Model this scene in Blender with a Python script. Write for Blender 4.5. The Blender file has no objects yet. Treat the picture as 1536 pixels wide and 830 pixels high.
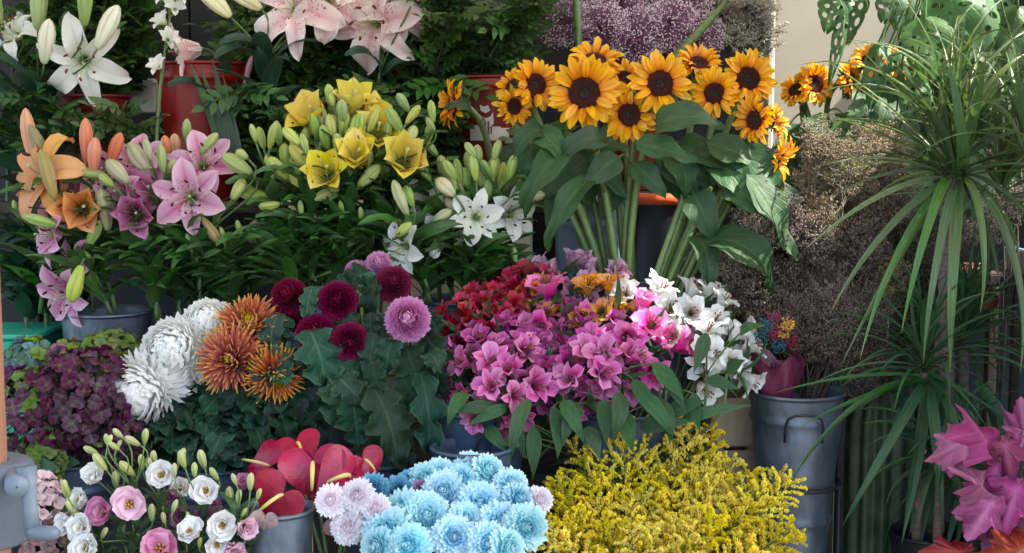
import bpy, math, random
import numpy as np
from mathutils import Vector, Matrix, noise

rnd = random.Random(11)
scene = bpy.context.scene
COL = scene.collection
PI = math.pi
rad = math.radians

# ------------------------------------------------------------------ camera
CAM = Vector((0.0, -2.4, 1.25)); PITCH = rad(6.0); FOC = 2001.0
cd = bpy.data.cameras.new('camera'); cam = bpy.data.objects.new('camera', cd); COL.objects.link(cam)
cam.location = CAM; cam.rotation_euler = (PI / 2 - PITCH, 0, 0)
cd.sensor_width = 36; cd.lens = 36 * FOC / 1536; cd.clip_start = 0.05; cd.clip_end = 200
cd.dof.use_dof = True; cd.dof.focus_distance = 2.42; cd.dof.aperture_fstop = 22.0
scene.camera = cam

# ------------------------------------------------------------------ sky, sun, exposure
SUN_EL, SUN_AZ = rad(48), rad(102)          # azimuth clockwise from +Y
w = bpy.data.worlds.new('World'); scene.world = w; w.use_nodes = True
nt = w.node_tree; bg = nt.nodes['Background']
sky = nt.nodes.new('ShaderNodeTexSky'); sky.sky_type = 'NISHITA'; sky.sun_disc = False
sky.sun_elevation = SUN_EL; sky.sun_rotation = SUN_AZ; sky.air_density = 1.0; sky.dust_density = 2.5; sky.ozone_density = 1.0
nt.links.new(sky.outputs[0], bg.inputs[0]); bg.inputs[1].default_value = 0.15
sd = bpy.data.lights.new('sun', 'SUN'); sd.energy = 3.0; sd.angle = rad(0.5); sd.color = (1, 0.94, 0.85)
sun = bpy.data.objects.new('sun', sd); COL.objects.link(sun)
sdir = Vector((math.sin(SUN_AZ) * math.cos(SUN_EL), math.cos(SUN_AZ) * math.cos(SUN_EL), math.sin(SUN_EL)))
sun.rotation_euler = sdir.to_track_quat('Z', 'Y').to_euler()
scene.view_settings.view_transform = 'Standard'; scene.view_settings.look = 'None'
scene.view_settings.exposure = 2.32; scene.view_settings.gamma = 1.0
scene.render.engine = 'CYCLES'
cy = scene.cycles
cy.use_denoising = True; cy.max_bounces = 8; cy.diffuse_bounces = 6; cy.glossy_bounces = 2; cy.transmission_bounces = 4
cy.transparent_max_bounces = 6; cy.caustics_reflective = False; cy.caustics_refractive = False; cy.sample_clamp_indirect = 6

# ------------------------------------------------------------------ placing
cp, sp = math.cos(PITCH), math.sin(PITCH)
def P(px, py, y):
    """the point at distance plane y seen at photograph pixel (px, py)"""
    a, b = (px - 768) / FOC, -(py - 415) / FOC
    d = Vector((a, cp + b * sp, b * cp - sp))
    return CAM + d * ((y - CAM.y) / d.y)
def S(y): return (y - CAM.y) / FOC          # metres per photograph pixel at y
def F(r, u, t):                              # facing: rightwards, upwards, towards the street
    return Vector((r, -t, u)).normalized()

WM = {}
def link(o): COL.objects.link(o); return o
def tag(o, label=None, cat=None, group=None, kind=None):
    if label: o['label'] = label
    if cat: o['category'] = cat
    if group: o['group'] = group
    if kind: o['kind'] = kind
    return o
def thing(name, label, cat, loc, group=None):
    o = link(bpy.data.objects.new(name, None)); o.empty_display_size = 0.03
    o.location = loc; WM[o.name] = Matrix.Translation(loc)
    return tag(o, label, cat, group)
def part(name, mesh, parent, M=None, label=None, kind=None):
    o = link(bpy.data.objects.new(name, mesh))
    if M is None: M = Matrix.Identity(4)
    if parent is not None:
        o.parent = parent; o.matrix_basis = WM[parent.name].inverted() @ M
    else:
        o.matrix_basis = M
    WM[o.name] = M
    return tag(o, label, kind=kind)
def mat4(x, y, z, t):
    return Matrix(((x.x, y.x, z.x, t.x), (x.y, y.y, z.y, t.y), (x.z, y.z, z.z, t.z), (0, 0, 0, 1)))
def align(f, loc, s=1.0, roll=0.0):
    f = f.normalized(); up = Vector((0, 0, 1)) if abs(f.z) < 0.95 else Vector((0, 1, 0))
    x = up.cross(f).normalized(); y = f.cross(x)
    c, n = math.cos(roll), math.sin(roll)
    x, y = x * c + y * n, y * c - x * n
    return mat4(x * s, y * s, f * s, loc)
def between(a, b, hint, wid, thick=None):
    """unit leaf (along +Y, face +Z, width 1) laid from a to b; wid = its width in metres"""
    d = b - a; L = d.length or 1e-4; yv = d / L
    z = hint - yv * hint.dot(yv)
    if z.length < 1e-3: z = Vector((0.3, -1, 0.2)); z = z - yv * z.dot(yv)
    z.normalize(); x = yv.cross(z)
    return mat4(x * wid, yv * L, z * (thick or L), a)
def rotz(a): return Matrix.Rotation(a, 4, 'Z')
def bez(p0, p1, p2, p3, n):
    out = []
    for i in range(n + 1):
        t = i / n; s = 1 - t
        out.append(p0 * s**3 + p1 * (3 * s * s * t) + p2 * (3 * s * t * t) + p3 * t**3)
    return out
def jit(a): return Vector((rnd.uniform(-a, a), rnd.uniform(-a, a), rnd.uniform(-a, a)))

# ------------------------------------------------------------------ mesh building
class MB:
    def __init__(self): self.v = []; self.f = []; self.uv = []; self.m = []; self.n = 0
    def add(self, verts, faces, uvs, mi=0):
        b = self.n
        self.v.extend(verts); self.uv.extend(uvs); self.n += len(verts)
        for f in faces: self.f.append([b + i for i in f]); self.m.append(mi)
    def grid(self, rows, mi=0, closed=False):
        """rows: list (along) of lists (across) of (Vector, u, v)"""
        nu = len(rows[0]); vs = []; us = []
        for r in rows:
            for p, a, b in r: vs.append(tuple(p)); us.append((a, b))
        fs = []
        for j in range(len(rows) - 1):
            for i in range(nu - 1):
                k = j * nu + i; fs.append((k, k + 1, k + nu + 1, k + nu))
        self.add(vs, fs, us, mi)
    def tube(self, pts, radii, n=6, mi=0, cap=True):
        rows = []; m = len(pts)
        if not isinstance(radii, (list, tuple)): radii = [radii] * m
        prev = None
        for j, p in enumerate(pts):
            t = (pts[min(j + 1, m - 1)] - pts[max(j - 1, 0)]).normalized()
            if prev is None:
                a = Vector((0, 0, 1)) if abs(t.z) < 0.9 else Vector((1, 0, 0)); prev = a
            x = (prev - t * prev.dot(t))
            if x.length < 1e-5: x = t.orthogonal()
            x.normalize(); y = t.cross(x); prev = x
            r = radii[j]
            rows.append([(p + (x * math.cos(2 * PI * i / n) + y * math.sin(2 * PI * i / n)) * r, i / n, j / max(1, m - 1)) for i in range(n + 1)])
        b0 = self.n
        self.grid(rows, mi)
        if cap:
            self.f.append([b0 + i for i in range(n)][::-1]); self.m.append(mi)
            self.f.append([b0 + (m - 1) * (n + 1) + i for i in range(n)]); self.m.append(mi)
    def lathe(self, prof, n=24, mi=0, mod=None, c=Vector((0, 0, 0))):
        """prof: list of (radius, z)"""
        rows = []
        for j, (r, z) in enumerate(prof):
            row = []
            for i in range(n + 1):
                a = 2 * PI * i / n; k = mod(a, j / (len(prof) - 1)) if mod else 1
                row.append((c + Vector((r * k * math.cos(a), r * k * math.sin(a), z)), i / n, j / (len(prof) - 1)))
            rows.append(row)
        self.grid(rows, mi)
    def box(self, x0, x1, y0, y1, z0, z1, mi=0):
        vs = [(x, y, z) for z in (z0, z1) for y in (y0, y1) for x in (x0, x1)]
        self.add(vs, [(0, 2, 3, 1), (4, 5, 7, 6), (0, 1, 5, 4), (2, 6, 7, 3), (0, 4, 6, 2), (1, 3, 7, 5)], [(v[0], v[2]) for v in vs], mi)
    def blob(self, c, r, mi=0, uv=(0.5, 0.5), q=(1, 1, 1)):
        vs = [(c.x + r * q[0], c.y, c.z), (c.x - r * q[0], c.y, c.z), (c.x, c.y + r * q[1], c.z), (c.x, c.y - r * q[1], c.z), (c.x, c.y, c.z + r * q[2]), (c.x, c.y, c.z - r * q[2])]
        self.add(vs, [(0, 2, 4), (2, 1, 4), (1, 3, 4), (3, 0, 4), (2, 0, 5), (1, 2, 5), (3, 1, 5), (0, 3, 5)], [uv] * 6, mi)
    def build(self, name, mats, smooth=True):
        me = bpy.data.meshes.new(name)
        me.from_pydata([tuple(v) for v in self.v], [], self.f)
        for m in (mats if isinstance(mats, (list, tuple)) else [mats]): me.materials.append(m)
        me.polygons.foreach_set('material_index', self.m)
        me.polygons.foreach_set('use_smooth', [smooth] * len(self.f))
        ul = me.uv_layers.new(name='UVMap')
        idx = np.empty(len(me.loops), dtype=np.int32); me.loops.foreach_get('vertex_index', idx)
        ul.data.foreach_set('uv', np.array(self.uv, dtype=np.float32)[idx].ravel())
        me.update()
        return me

def petal_rows(L, W, e0, e1, prof, nv=7, nu=5, cup=0.0, ruffle=0.0, rfreq=5, ph=0.0, ep=1.0, twist=0.0, base=0.0, fold=0.0, crease=0.0):
    """a petal or leaf growing along +Y from the origin, rising at e0 and ending at e1 (radians above the XY plane)"""
    rows = []; pos = Vector((0, base, 0)); 
    for j in range(nv):
        v = j / (nv - 1); e = e0 + (e1 - e0) * v**ep
        d = Vector((0, math.cos(e), math.sin(e))); nrm = Vector((0, -math.sin(e), math.cos(e)))
        if j: pos = pos + d * (L / (nv - 1))
        wv = prof(v) * W / 2; row = []
        tw = twist * v; ct, st = math.cos(tw), math.sin(tw)
        for i in range(nu):
            s = -1 + 2 * i / (nu - 1)
            x = s * wv
            z = cup * wv * s * s + fold * wv * abs(s) + ruffle * (s * s) * math.sin(rfreq * 2 * PI * v + ph + (1.6 if s < 0 else 0)) * min(1, v * 2.2)
            z -= crease * W * max(0, 1 - abs(s) * 4)
            x2, z2 = x * ct - z * st, x * st + z * ct
            row.append((pos + Vector((x2, 0, 0)) + nrm * z2, (s + 1) / 2, v))
        rows.append(row)
    return rows
# outlines (half width along the length, 0..1)
def lance(v): return max(0.03, math.sin(PI * min(1, v * 0.97 + 0.03)**0.85))**0.9 if v < 1 else 0.02
def lilyp(v): return max(0.02, (0.34 + 0.66 * math.sin(PI * min(1, (v * 0.9 + 0.05)))) * (1 - max(0, (v - 0.70) / 0.30)**2.8))
def obov(v): return max(0.04, (0.22 + 0.78 * v**0.9) * (1 - max(0, (v - 0.72) / 0.28)**2.6 * 0.93))
def roundp(v): return max(0.05, (0.35 + 0.65 * math.sin(PI / 2 * min(1, v * 1.5))) * math.sqrt(max(0, 1 - max(0, (v - 0.55) / 0.45)**2.4)) + 0.02)
def ovalp(v): return max(0.04, (0.24 + 0.76 * v**0.85) * math.sqrt(max(0.0, 1 - max(0, (v - 0.55) / 0.45)**2.6)) + 0.01)
def lance2(v): return max(0.02, math.sin(PI * min(1, v * 0.97 + 0.03)**0.72)**1.05 * (1.05 - 0.25 * v)) if v < 1 else 0.015
def strap(v): return max(0.04, (0.55 + 0.45 * math.sin(PI * min(1, v * 1.0 + 0.1))) * (1 - max(0, (v - 0.86) / 0.14)**2 * 0.8))
def heart(v): return max(0.01, math.sin(PI * v**0.62)**0.9 * (1.02 - 0.25 * v)) if v < 1 else 0.01
def blade(v): return max(0.02, (0.55 + 0.45 * min(1, v * 4)) * (1 - v**2.2))
def lobed(n, depth, spike, top):
    def f(v):
        env = math.sin(PI * min(1, (v * 0.93 + 0.05))**0.9)**0.75 * top(v)
        t = (v * n) % 1.0
        k = (1 - abs(2 * t - 1)) if spike else math.sin(PI * t)**0.55
        return max(0.03, env * (1 - depth + depth * k)) if v < 1 else 0.02
    return f
REACH = {}
def leafmesh(name, mat, **k):
    m = MB(); m.grid(petal_rows(**k)); me = m.build(name, mat)
    REACH[me.name] = max(math.hypot(v[0], v[1]) for v in m.v)
    return me
def unitleaf(name, mat, prof, nv=8, nu=5, bend=0.5, asp=0.2, **k):
    """leaf of unit chord along Y, unit width; bend = arch in radians"""
    m = MB(); rows = petal_rows(1.0, asp, bend, -bend, prof, nv, nu, **k)
    end = rows[-1][nu // 2][0]; ln = math.hypot(end.y, end.z); a = math.atan2(end.z, end.y)
    R = Matrix.Rotation(-a, 3, 'X')
    rows = [[(Vector((p.x / asp, *((R @ Vector((0, p.y, p.z))) / ln).yz)), u, v) for p, u, v in r] for r in rows]
    m.grid(rows)
    return m.build(name, mat)

# ------------------------------------------------------------------ materials
def newmat(name):
    m = bpy.data.materials.new(name); m.use_nodes = True
    t = m.node_tree; t.nodes.clear(); o = t.nodes.new('ShaderNodeOutputMaterial')
    return m, t, o
def nd(t, typ, **k):
    n = t.nodes.new(typ)
    for a, v in k.items(): setattr(n, a, v)
    return n
def sock(t, s, v):
    if hasattr(v, 'is_linked') or isinstance(v, bpy.types.NodeSocket): t.links.new(v, s)
    elif isinstance(v, (tuple, list)): s.default_value = (*v, 1) if len(v) == 3 and len(s.default_value) == 4 else v
    else: s.default_value = v
def mth(t, op, a, b=0.0, c=None):
    n = nd(t, 'ShaderNodeMath', operation=op); sock(t, n.inputs[0], a); sock(t, n.inputs[1], b)
    if c is not None: sock(t, n.inputs[2], c)
    return n.outputs[0]
def mixc(t, fac, a, b, bt='MIX'):
    n = nd(t, 'ShaderNodeMix', data_type='RGBA', blend_type=bt)
    sock(t, n.inputs['Factor'], fac); sock(t, n.inputs['A'], a); sock(t, n.inputs['B'], b)
    return [x for x in n.outputs if x.type == 'RGBA'][0]
def ramp(t, fac, stops):
    n = nd(t, 'ShaderNodeValToRGB'); cr = n.color_ramp
    while len(cr.elements) < len(stops): cr.elements.new(0.5)
    for e, (p, c) in zip(cr.elements, stops):
        e.position = p; e.color = (*c, 1) if isinstance(c, (tuple, list)) else (c, c, c, 1)
    t.links.new(fac, n.inputs[0]); return n.outputs[0]
def uvs(t):
    u = nd(t, 'ShaderNodeUVMap'); s = nd(t, 'ShaderNodeSeparateXYZ'); t.links.new(u.outputs[0], s.inputs[0])
    return u.outputs[0], s.outputs[0], s.outputs[1]
def noisetex(t, vec, scale, detail=3, rough=0.55):
    n = nd(t, 'ShaderNodeTexNoise'); n.inputs['Scale'].default_value = scale; n.inputs['Detail'].default_value = detail; n.inputs['Roughness'].default_value = rough
    if vec is not None: t.links.new(vec, n.inputs['Vector'])
    return n.outputs[0]
def vary(t, col, h, s, v):
    """each object a little different in hue, saturation and value"""
    oi = nd(t, 'ShaderNodeObjectInfo'); r = oi.outputs['Random']
    hs = nd(t, 'ShaderNodeHueSaturation'); t.links.new(col, hs.inputs['Color'])
    r2 = mth(t, 'FRACT', mth(t, 'MULTIPLY', r, 17.31)); r3 = mth(t, 'FRACT', mth(t, 'MULTIPLY', r, 91.7))
    t.links.new(mth(t, 'MULTIPLY_ADD', r, 2 * h, 0.5 - h), hs.inputs['Hue'])
    t.links.new(mth(t, 'MULTIPLY_ADD', r2, 2 * s, 1 - s), hs.inputs['Saturation'])
    t.links.new(mth(t, 'MULTIPLY_ADD', r3, 2 * v, 1 - v), hs.inputs['Value'])
    return hs.outputs[0]
def scaled(t, vec, sx, sy):
    n = nd(t, 'ShaderNodeMapping'); t.links.new(vec, n.inputs['Vector']); n.inputs['Scale'].default_value = (sx, sy, 1); return n.outputs[0]
def finish(t, o, col, rough, transl, bump=None, bstr=0.3, spec=0.5, metal=0.0, tcol=None):
    p = nd(t, 'ShaderNodeBsdfPrincipled'); sock(t, p.inputs['Base Color'], col); sock(t, p.inputs['Roughness'], rough)
    p.inputs['Specular IOR Level'].default_value = spec; p.inputs['Metallic'].default_value = metal
    if bump is not None:
        b = nd(t, 'ShaderNodeBump'); b.inputs['Strength'].default_value = bstr; b.inputs['Distance'].default_value = 0.004
        t.links.new(bump, b.inputs['Height']); t.links.new(b.outputs[0], p.inputs['Normal'])
    out = p.outputs[0]
    if transl > 0:
        tr = nd(t, 'ShaderNodeBsdfTranslucent'); sock(t, tr.inputs[0], tcol if tcol is not None else col)
        mx = nd(t, 'ShaderNodeMixShader'); mx.inputs[0].default_value = transl
        t.links.new(out, mx.inputs[1]); t.links.new(tr.outputs[0], mx.inputs[2]); out = mx.outputs[0]
    t.links.new(out, o.inputs[0])
def petal_mat(name, stops, mid=None, midw=0.08, rough=0.5, transl=0.3, streak=0.2, back=None, var=(0.01, 0.12, 0.10), spots=None, edge=None):
    m, t, o = newmat(name); uv, u, v = uvs(t)
    c = ramp(t, v, stops)
    au = mth(t, 'ABSOLUTE', mth(t, 'SUBTRACT', u, 0.5))
    if edge is not None:
        k = ramp(t, au, [(0.22, 0.0), (0.5, 1.0)]); c = mixc(t, k, c, edge)
    if mid is not None:
        k = mth(t, 'MULTIPLY', ramp(t, au, [(0.0, 1.0), (midw, 0.0)]), ramp(t, v, [(0.0, 0.9), (0.75, 0.5), (1.0, 0.0)]))
        c = mixc(t, k, c, mid)
    n = noisetex(t, scaled(t, uv, 26, 2.2), 1.0, 3)
    c = mixc(t, mth(t, 'MULTIPLY', n, streak * 2), c, mixc(t, 0.5, c, (0, 0, 0)), 'MIX')
    if spots is not None:
        vo = nd(t, 'ShaderNodeTexVoronoi'); vo.inputs['Scale'].default_value = 1.0; t.links.new(scaled(t, uv, 9, 18), vo.inputs['Vector'])
        k = mth(t, 'MULTIPLY', mth(t, 'LESS_THAN', vo.outputs['Distance'], 0.28), ramp(t, v, [(0.1, 0.0), (0.3, 1.0), (0.5, 0.6), (0.62, 0.0)]))
        c = mixc(t, k, c, spots)
    if back is not None:
        g = nd(t, 'ShaderNodeNewGeometry'); c = mixc(t, g.outputs['Backfacing'], c, back)
    c = vary(t, c, *var)
    finish(t, o, c, rough, transl, n, 0.25, spec=0.35)
    return m
def leaf_mat(name, col, vein, rough=0.4, transl=0.22, kind='pinnate', nveins=7, veinamt=0.6, var=(0.015, 0.15, 0.25), slant=0.8, dry=None, under=None, spec=0.4, margin=0.0):
    m, t, o = newmat(name); uv, u, v = uvs(t)
    au = mth(t, 'ABSOLUTE', mth(t, 'SUBTRACT', u, 0.5))
    n1 = noisetex(t, scaled(t, uv, 4, 5), 1.0, 4)
    c = mixc(t, ramp(t, n1, [(0.3, 0.0), (0.7, 1.0)]), tuple(x * 0.72 for x in col), tuple(min(1, x * 1.3) for x in col))
    midr = ramp(t, au, [(0.0, 1.0), (0.05, 0.0)])
    if kind == 'pinnate':
        q = mth(t, 'SUBTRACT', mth(t, 'MULTIPLY', v, nveins), mth(t, 'MULTIPLY', au, nveins * slant))
        q = mth(t, 'ABSOLUTE', mth(t, 'SUBTRACT', mth(t, 'FRACT', q), 0.5))
        sv = ramp(t, q, [(0.0, 0.6), (0.1, 0.0)])
    else:
        q = mth(t, 'ABSOLUTE', mth(t, 'SUBTRACT', mth(t, 'FRACT', mth(t, 'MULTIPLY', u, nveins)), 0.5))
        sv = ramp(t, q, [(0.0, 0.35), (0.3, 0.0)])
    k = mth(t, 'MAXIMUM', midr, sv)
    c = mixc(t, mth(t, 'MULTIPLY', k, veinamt), c, vein)
    if margin > 0:
        c = mixc(t, mth(t, 'MULTIPLY', ramp(t, au, [(0.40, 0.0), (0.5, 1.0)]), margin), c, vein)
    if dry is not None:
        c = mixc(t, ramp(t, v, [(0.88, 0.0), (1.0, 0.8)]), c, dry)
    c = vary(t, c, *var)
    if under is not None:
        g = nd(t, 'ShaderNodeNewGeometry'); c = mixc(t, mth(t, 'MULTIPLY', g.outputs['Backfacing'], 0.6), c, under)
    hgt = mth(t, 'SUBTRACT', n1, mth(t, 'MULTIPLY', k, 1.3 * veinamt))
    finish(t, o, c, rough, transl, hgt, 0.35, spec=spec, tcol=mixc(t, 0.5, c, (0.12, 0.2, 0.02), 'ADD'))
    return m
def plain_mat(name, col, rough=0.6, transl=0.0, metal=0.0, nscale=30, namt=0.3, bstr=0.3, var=(0.0, 0.05, 0.1), col2=None, stretch=None, spec=0.5):
    m, t, o = newmat(name)
    tc = nd(t, 'ShaderNodeTexCoord'); vec = tc.outputs['Object']
    if stretch is not None:
        mp = nd(t, 'ShaderNodeMapping'); t.links.new(vec, mp.inputs['Vector']); mp.inputs['Scale'].default_value = stretch; vec = mp.outputs[0]
    n = noisetex(t, vec, nscale, 5, 0.6)
    c = mixc(t, ramp(t, n, [(0.3, 0.0), (0.7, 1.0)]), tuple(x * (1 - namt) for x in col), col2 if col2 else tuple(min(1, x * (1 + namt)) for x in col))
    n2 = noisetex(t, vec, nscale * 0.17, 4, 0.65)
    c = mixc(t, mth(t, 'MULTIPLY', ramp(t, n2, [(0.42, 0.0), (0.7, 1.0)]), min(0.45, namt * 1.1)), c, tuple(x * 0.55 for x in col))
    c = vary(t, c, *var)
    r = mth(t, 'MULTIPLY_ADD', n, 0.25, max(0.02, rough - 0.12))
    finish(t, o, c, r, transl, n, bstr, metal=metal, spec=spec)
    return m
def C(r, g, b):
    f = lambda x: (x / 255 / 12.92) if x / 255 <= 0.04045 else ((x / 255 + 0.055) / 1.055)**2.4
    return (f(r), f(g), f(b))
# ------------------------------------------------------------------ materials in use
M = {}
M['stem'] = plain_mat('stem green', (0.07, 0.13, 0.035), 0.45, nscale=60, var=(0.01, 0.1, 0.2))
M['stem_pale'] = plain_mat('stem pale green', (0.13, 0.20, 0.06), 0.45, nscale=80, namt=0.2, var=(0.01, 0.1, 0.15))
M['stem_dark'] = plain_mat('stem dark green', (0.03, 0.07, 0.03), 0.5, nscale=60)
M['stem_brown'] = plain_mat('dry stem', (0.07, 0.05, 0.04), 0.8, nscale=60)
M['lily_leaf'] = leaf_mat('lily leaf', (0.055, 0.14, 0.036), (0.08, 0.17, 0.05), 0.34, 0.2, 'parallel', 7, 0.4)
M['orient_leaf'] = leaf_mat('oriental lily leaf', (0.018, 0.06, 0.035), (0.04, 0.10, 0.06), 0.38, 0.15, 'parallel', 6, 0.5)
M['sun_leaf'] = leaf_mat('sunflower leaf', (0.026, 0.078, 0.026), (0.10, 0.155, 0.06), 0.55, 0.22, 'pinnate', 6, 0.55, var=(0.015, 0.12, 0.25), under=(0.10, 0.17, 0.08))
M['mum_leaf'] = leaf_mat('chrysanthemum leaf', (0.013, 0.047, 0.028), (0.07, 0.13, 0.08), 0.6, 0.16, 'pinnate', 5, 0.75, var=(0.025, 0.2, 0.55), under=(0.06, 0.12, 0.07), spec=0.25, margin=0.6)
M['alstro_leaf'] = leaf_mat('alstroemeria leaf', (0.03, 0.085, 0.03), (0.06, 0.13, 0.05), 0.45, 0.2, 'parallel', 8, 0.4, spec=0.25)
M['lisi_leaf'] = leaf_mat('lisianthus leaf', (0.06, 0.12, 0.055), (0.12, 0.18, 0.09), 0.5, 0.2, 'parallel', 3, 0.4)
M['hyd_leaf'] = leaf_mat('hydrangea leaf', (0.03, 0.08, 0.03), (0.07, 0.13, 0.05), 0.5, 0.15)
M['green_leaflet'] = leaf_mat('pistacia leaflet', (0.055, 0.12, 0.03), (0.07, 0.14, 0.035), 0.38, 0.2, 'pinnate', 4, 0.25, var=(0.03, 0.2, 0.4))
M['dracaena_leaf'] = leaf_mat('dracaena leaf', (0.085, 0.14, 0.05), (0.15, 0.20, 0.08), 0.3, 0.18, 'parallel', 5, 0.4, var=(0.03, 0.25, 0.4), dry=(0.3, 0.22, 0.10))
M['spider_leaf'] = leaf_mat('young dracaena leaf', (0.03, 0.09, 0.03), (0.06, 0.13, 0.05), 0.32, 0.15, 'parallel', 5, 0.4, var=(0.02, 0.2, 0.3))
M['monstera'] = leaf_mat('swiss cheese leaf', (0.045, 0.11, 0.035), (0.11, 0.17, 0.07), 0.5, 0.25, 'pinnate', 6, 0.5)
M['pink_oak'] = leaf_mat('dyed pink leaf', C(150, 64, 108), C(196, 124, 158), 0.6, 0.15, 'pinnate', 5, 0.45, var=(0.015, 0.12, 0.15), under=C(150, 60, 110))
M['red_oak'] = leaf_mat('dyed red leaf', C(134, 30, 30), C(200, 110, 80), 0.5, 0.12, 'pinnate', 5, 0.5, under=C(140, 50, 40))
GRN = (0.15, 0.24, 0.05)
M['p_pink'] = petal_mat('pink lily petal', [(0, C(222, 195, 170)), (0.15, C(215, 150, 178)), (0.5, C(226, 150, 192)), (1, C(238, 190, 214))], mid=C(190, 75, 130), midw=0.16, edge=C(243, 205, 222), var=(0.012, 0.15, 0.06), spots=C(150, 40, 80))
M['p_deep'] = petal_mat('deep pink lily petal', [(0, C(190, 120, 150)), (0.3, C(185, 70, 130)), (1, C(212, 130, 178))], mid=C(160, 40, 100), midw=0.2, edge=C(220, 150, 190))
M['p_orange'] = petal_mat('orange lily petal', [(0, C(222, 130, 60)), (0.4, C(236, 166, 96)), (1, C(244, 190, 130))], mid=C(216, 120, 56), back=C(226, 150, 112), var=(0.01, 0.1, 0.06))
M['p_yellow'] = petal_mat('yellow lily petal', [(0, C(200, 200, 70)), (0.3, C(236, 208, 66)), (1, C(246, 226, 100))], mid=C(215, 195, 60), back=C(222, 205, 90), var=(0.012, 0.1, 0.06))
M['p_white'] = petal_mat('white lily petal', [(0, C(200, 215, 150)), (0.22, C(238, 240, 228)), (1, C(246, 246, 242))], mid=C(215, 222, 195), streak=0.06, var=(0.0, 0.1, 0.04))
M['p_pale'] = petal_mat('pale pink lily petal', [(0, C(220, 205, 160)), (0.2, C(240, 205, 205)), (1, C(248, 226, 224))], mid=C(226, 160, 165), midw=0.2, edge=C(250, 236, 232), streak=0.06, spots=C(190, 90, 110))
M['p_cream'] = petal_mat('small cream petal', [(0, C(190, 200, 150)), (0.4, C(240, 232, 215)), (1, C(248, 240, 228))], streak=0.05)
def bud(name, a, b, c, rib): return petal_mat(name, [(0, a), (0.45, b), (1, c)], mid=None, rough=0.42, transl=0.1, streak=0.2, var=(0.02, 0.15, 0.12), edge=tuple(x * .62 + y * .1 for x, y in zip(b, C(150, 190, 60)))) if rib is None else petal_mat(name, [(0, a), (0.45, b), (1, c)], rough=0.42, transl=0.1, streak=0.12, var=(0.02, 0.15, 0.12))
M['b_green'] = bud('green lily bud', C(120, 150, 70), C(158, 182, 104), C(176, 192, 122), None)
M['b_yellow'] = bud('yellow green lily bud', C(150, 170, 75), C(196, 202, 110), C(186, 196, 100), None)
M['b_orange'] = bud('orange lily bud', C(185, 140, 90), C(222, 140, 95), C(228, 160, 100), None)
M['b_brown'] = bud('brownish lily bud', C(150, 130, 85), C(165, 140, 100), C(150, 150, 85), None)
M['b_pale'] = bud('pale lily bud', C(150, 165, 95), C(205, 200, 165), C(180, 185, 120), None)
M['b_white'] = bud('white lily bud', C(190, 200, 140), C(232, 230, 205), C(240, 238, 225), None)
M['b_cream'] = bud('cream lily bud', C(205, 200, 130), C(235, 228, 180), C(232, 220, 160), None)
M['b_pink'] = bud('pink lily bud', C(170, 160, 110), C(215, 165, 180), C(225, 180, 195), None)
M['filament'] = plain_mat('filament', (0.45, 0.5, 0.25), 0.5, 0.1)
M['anther_red'] = plain_mat('rust anther', C(110, 35, 30), 0.8, nscale=300, namt=0.4)
M['anther_dark'] = plain_mat('dark anther', C(62, 28, 30), 0.8, nscale=300)
M['anther_brown'] = plain_mat('brown anther', C(120, 60, 25), 0.8, nscale=300)
M['sun_petal'] = petal_mat('sunflower petal', [(0, C(228, 124, 8)), (0.3, C(250, 172, 14)), (1, C(255, 198, 34))], mid=C(230, 140, 6), midw=0.12, rough=0.5, transl=0.28, streak=0.22, back=C(228, 160, 40), var=(0.01, 0.05, 0.08))
M['disc_brown'] = plain_mat('sunflower disc outer', C(98, 38, 20), 0.85, nscale=200, namt=0.5)
M['disc_dark'] = plain_mat('sunflower disc ring', C(44, 26, 26), 0.8, nscale=200, namt=0.5)
M['disc_grey'] = plain_mat('sunflower disc centre', C(112, 100, 92), 0.8, nscale=200, namt=0.4)
M['calyx'] = plain_mat('calyx green', (0.06, 0.12, 0.04), 0.6, nscale=80)
M['m_red'] = petal_mat('wine red mum petal', [(0, C(90, 10, 40)), (0.6, C(135, 18, 66)), (1, C(166, 44, 92))], rough=0.5, transl=0.15, streak=0.1, var=(0.008, 0.04, 0.12))
M['m_pink'] = petal_mat('pink mum petal', [(0, C(175, 90, 150)), (0.5, C(215, 140, 196)), (1, C(238, 188, 226))], rough=0.5, transl=0.25, streak=0.06)
M['m_white'] = petal_mat('white mum petal', [(0, C(232, 234, 224)), (0.3, C(247, 248, 246)), (1, C(252, 252, 250))], rough=0.5, transl=0.42, streak=0.03, var=(0, 0.05, 0.03))
M['m_bronze'] = petal_mat('bronze mum petal', [(0, C(128, 44, 46)), (0.45, C(172, 84, 74)), (0.78, C(200, 124, 90)), (0.92, C(226, 184, 92)), (1, C(240, 212, 104))], rough=0.5, transl=0.2, streak=0.15, back=C(222, 178, 118))
M['m_core'] = petal_mat('bronze mum heart', [(0, C(150, 150, 30)), (1, C(222, 205, 50))], rough=0.5, transl=0.2)
M['m_blue'] = petal_mat('light blue mum petal', [(0, C(60, 165, 200)), (0.3, C(130, 208, 228)), (0.6, C(186, 232, 242)), (1, C(220, 244, 248))], rough=0.5, transl=0.2, streak=0.05, var=(0.02, 0.15, 0.08))
M['m_deepblue'] = petal_mat('deep blue mum petal', [(0, C(40, 100, 150)), (0.5, C(84, 152, 190)), (1, C(140, 198, 222))], rough=0.5, transl=0.2, streak=0.05)
M['m_blush'] = petal_mat('blush mum petal', [(0, C(215, 190, 202)), (0.35, C(244, 232, 238)), (1, C(250, 248, 250))], rough=0.5, transl=0.25, streak=0.04)
M['m_mauve'] = petal_mat('mauve mum petal', [(0, C(140, 80, 130)), (1, C(214, 150, 196))], rough=0.5, transl=0.2)
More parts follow.
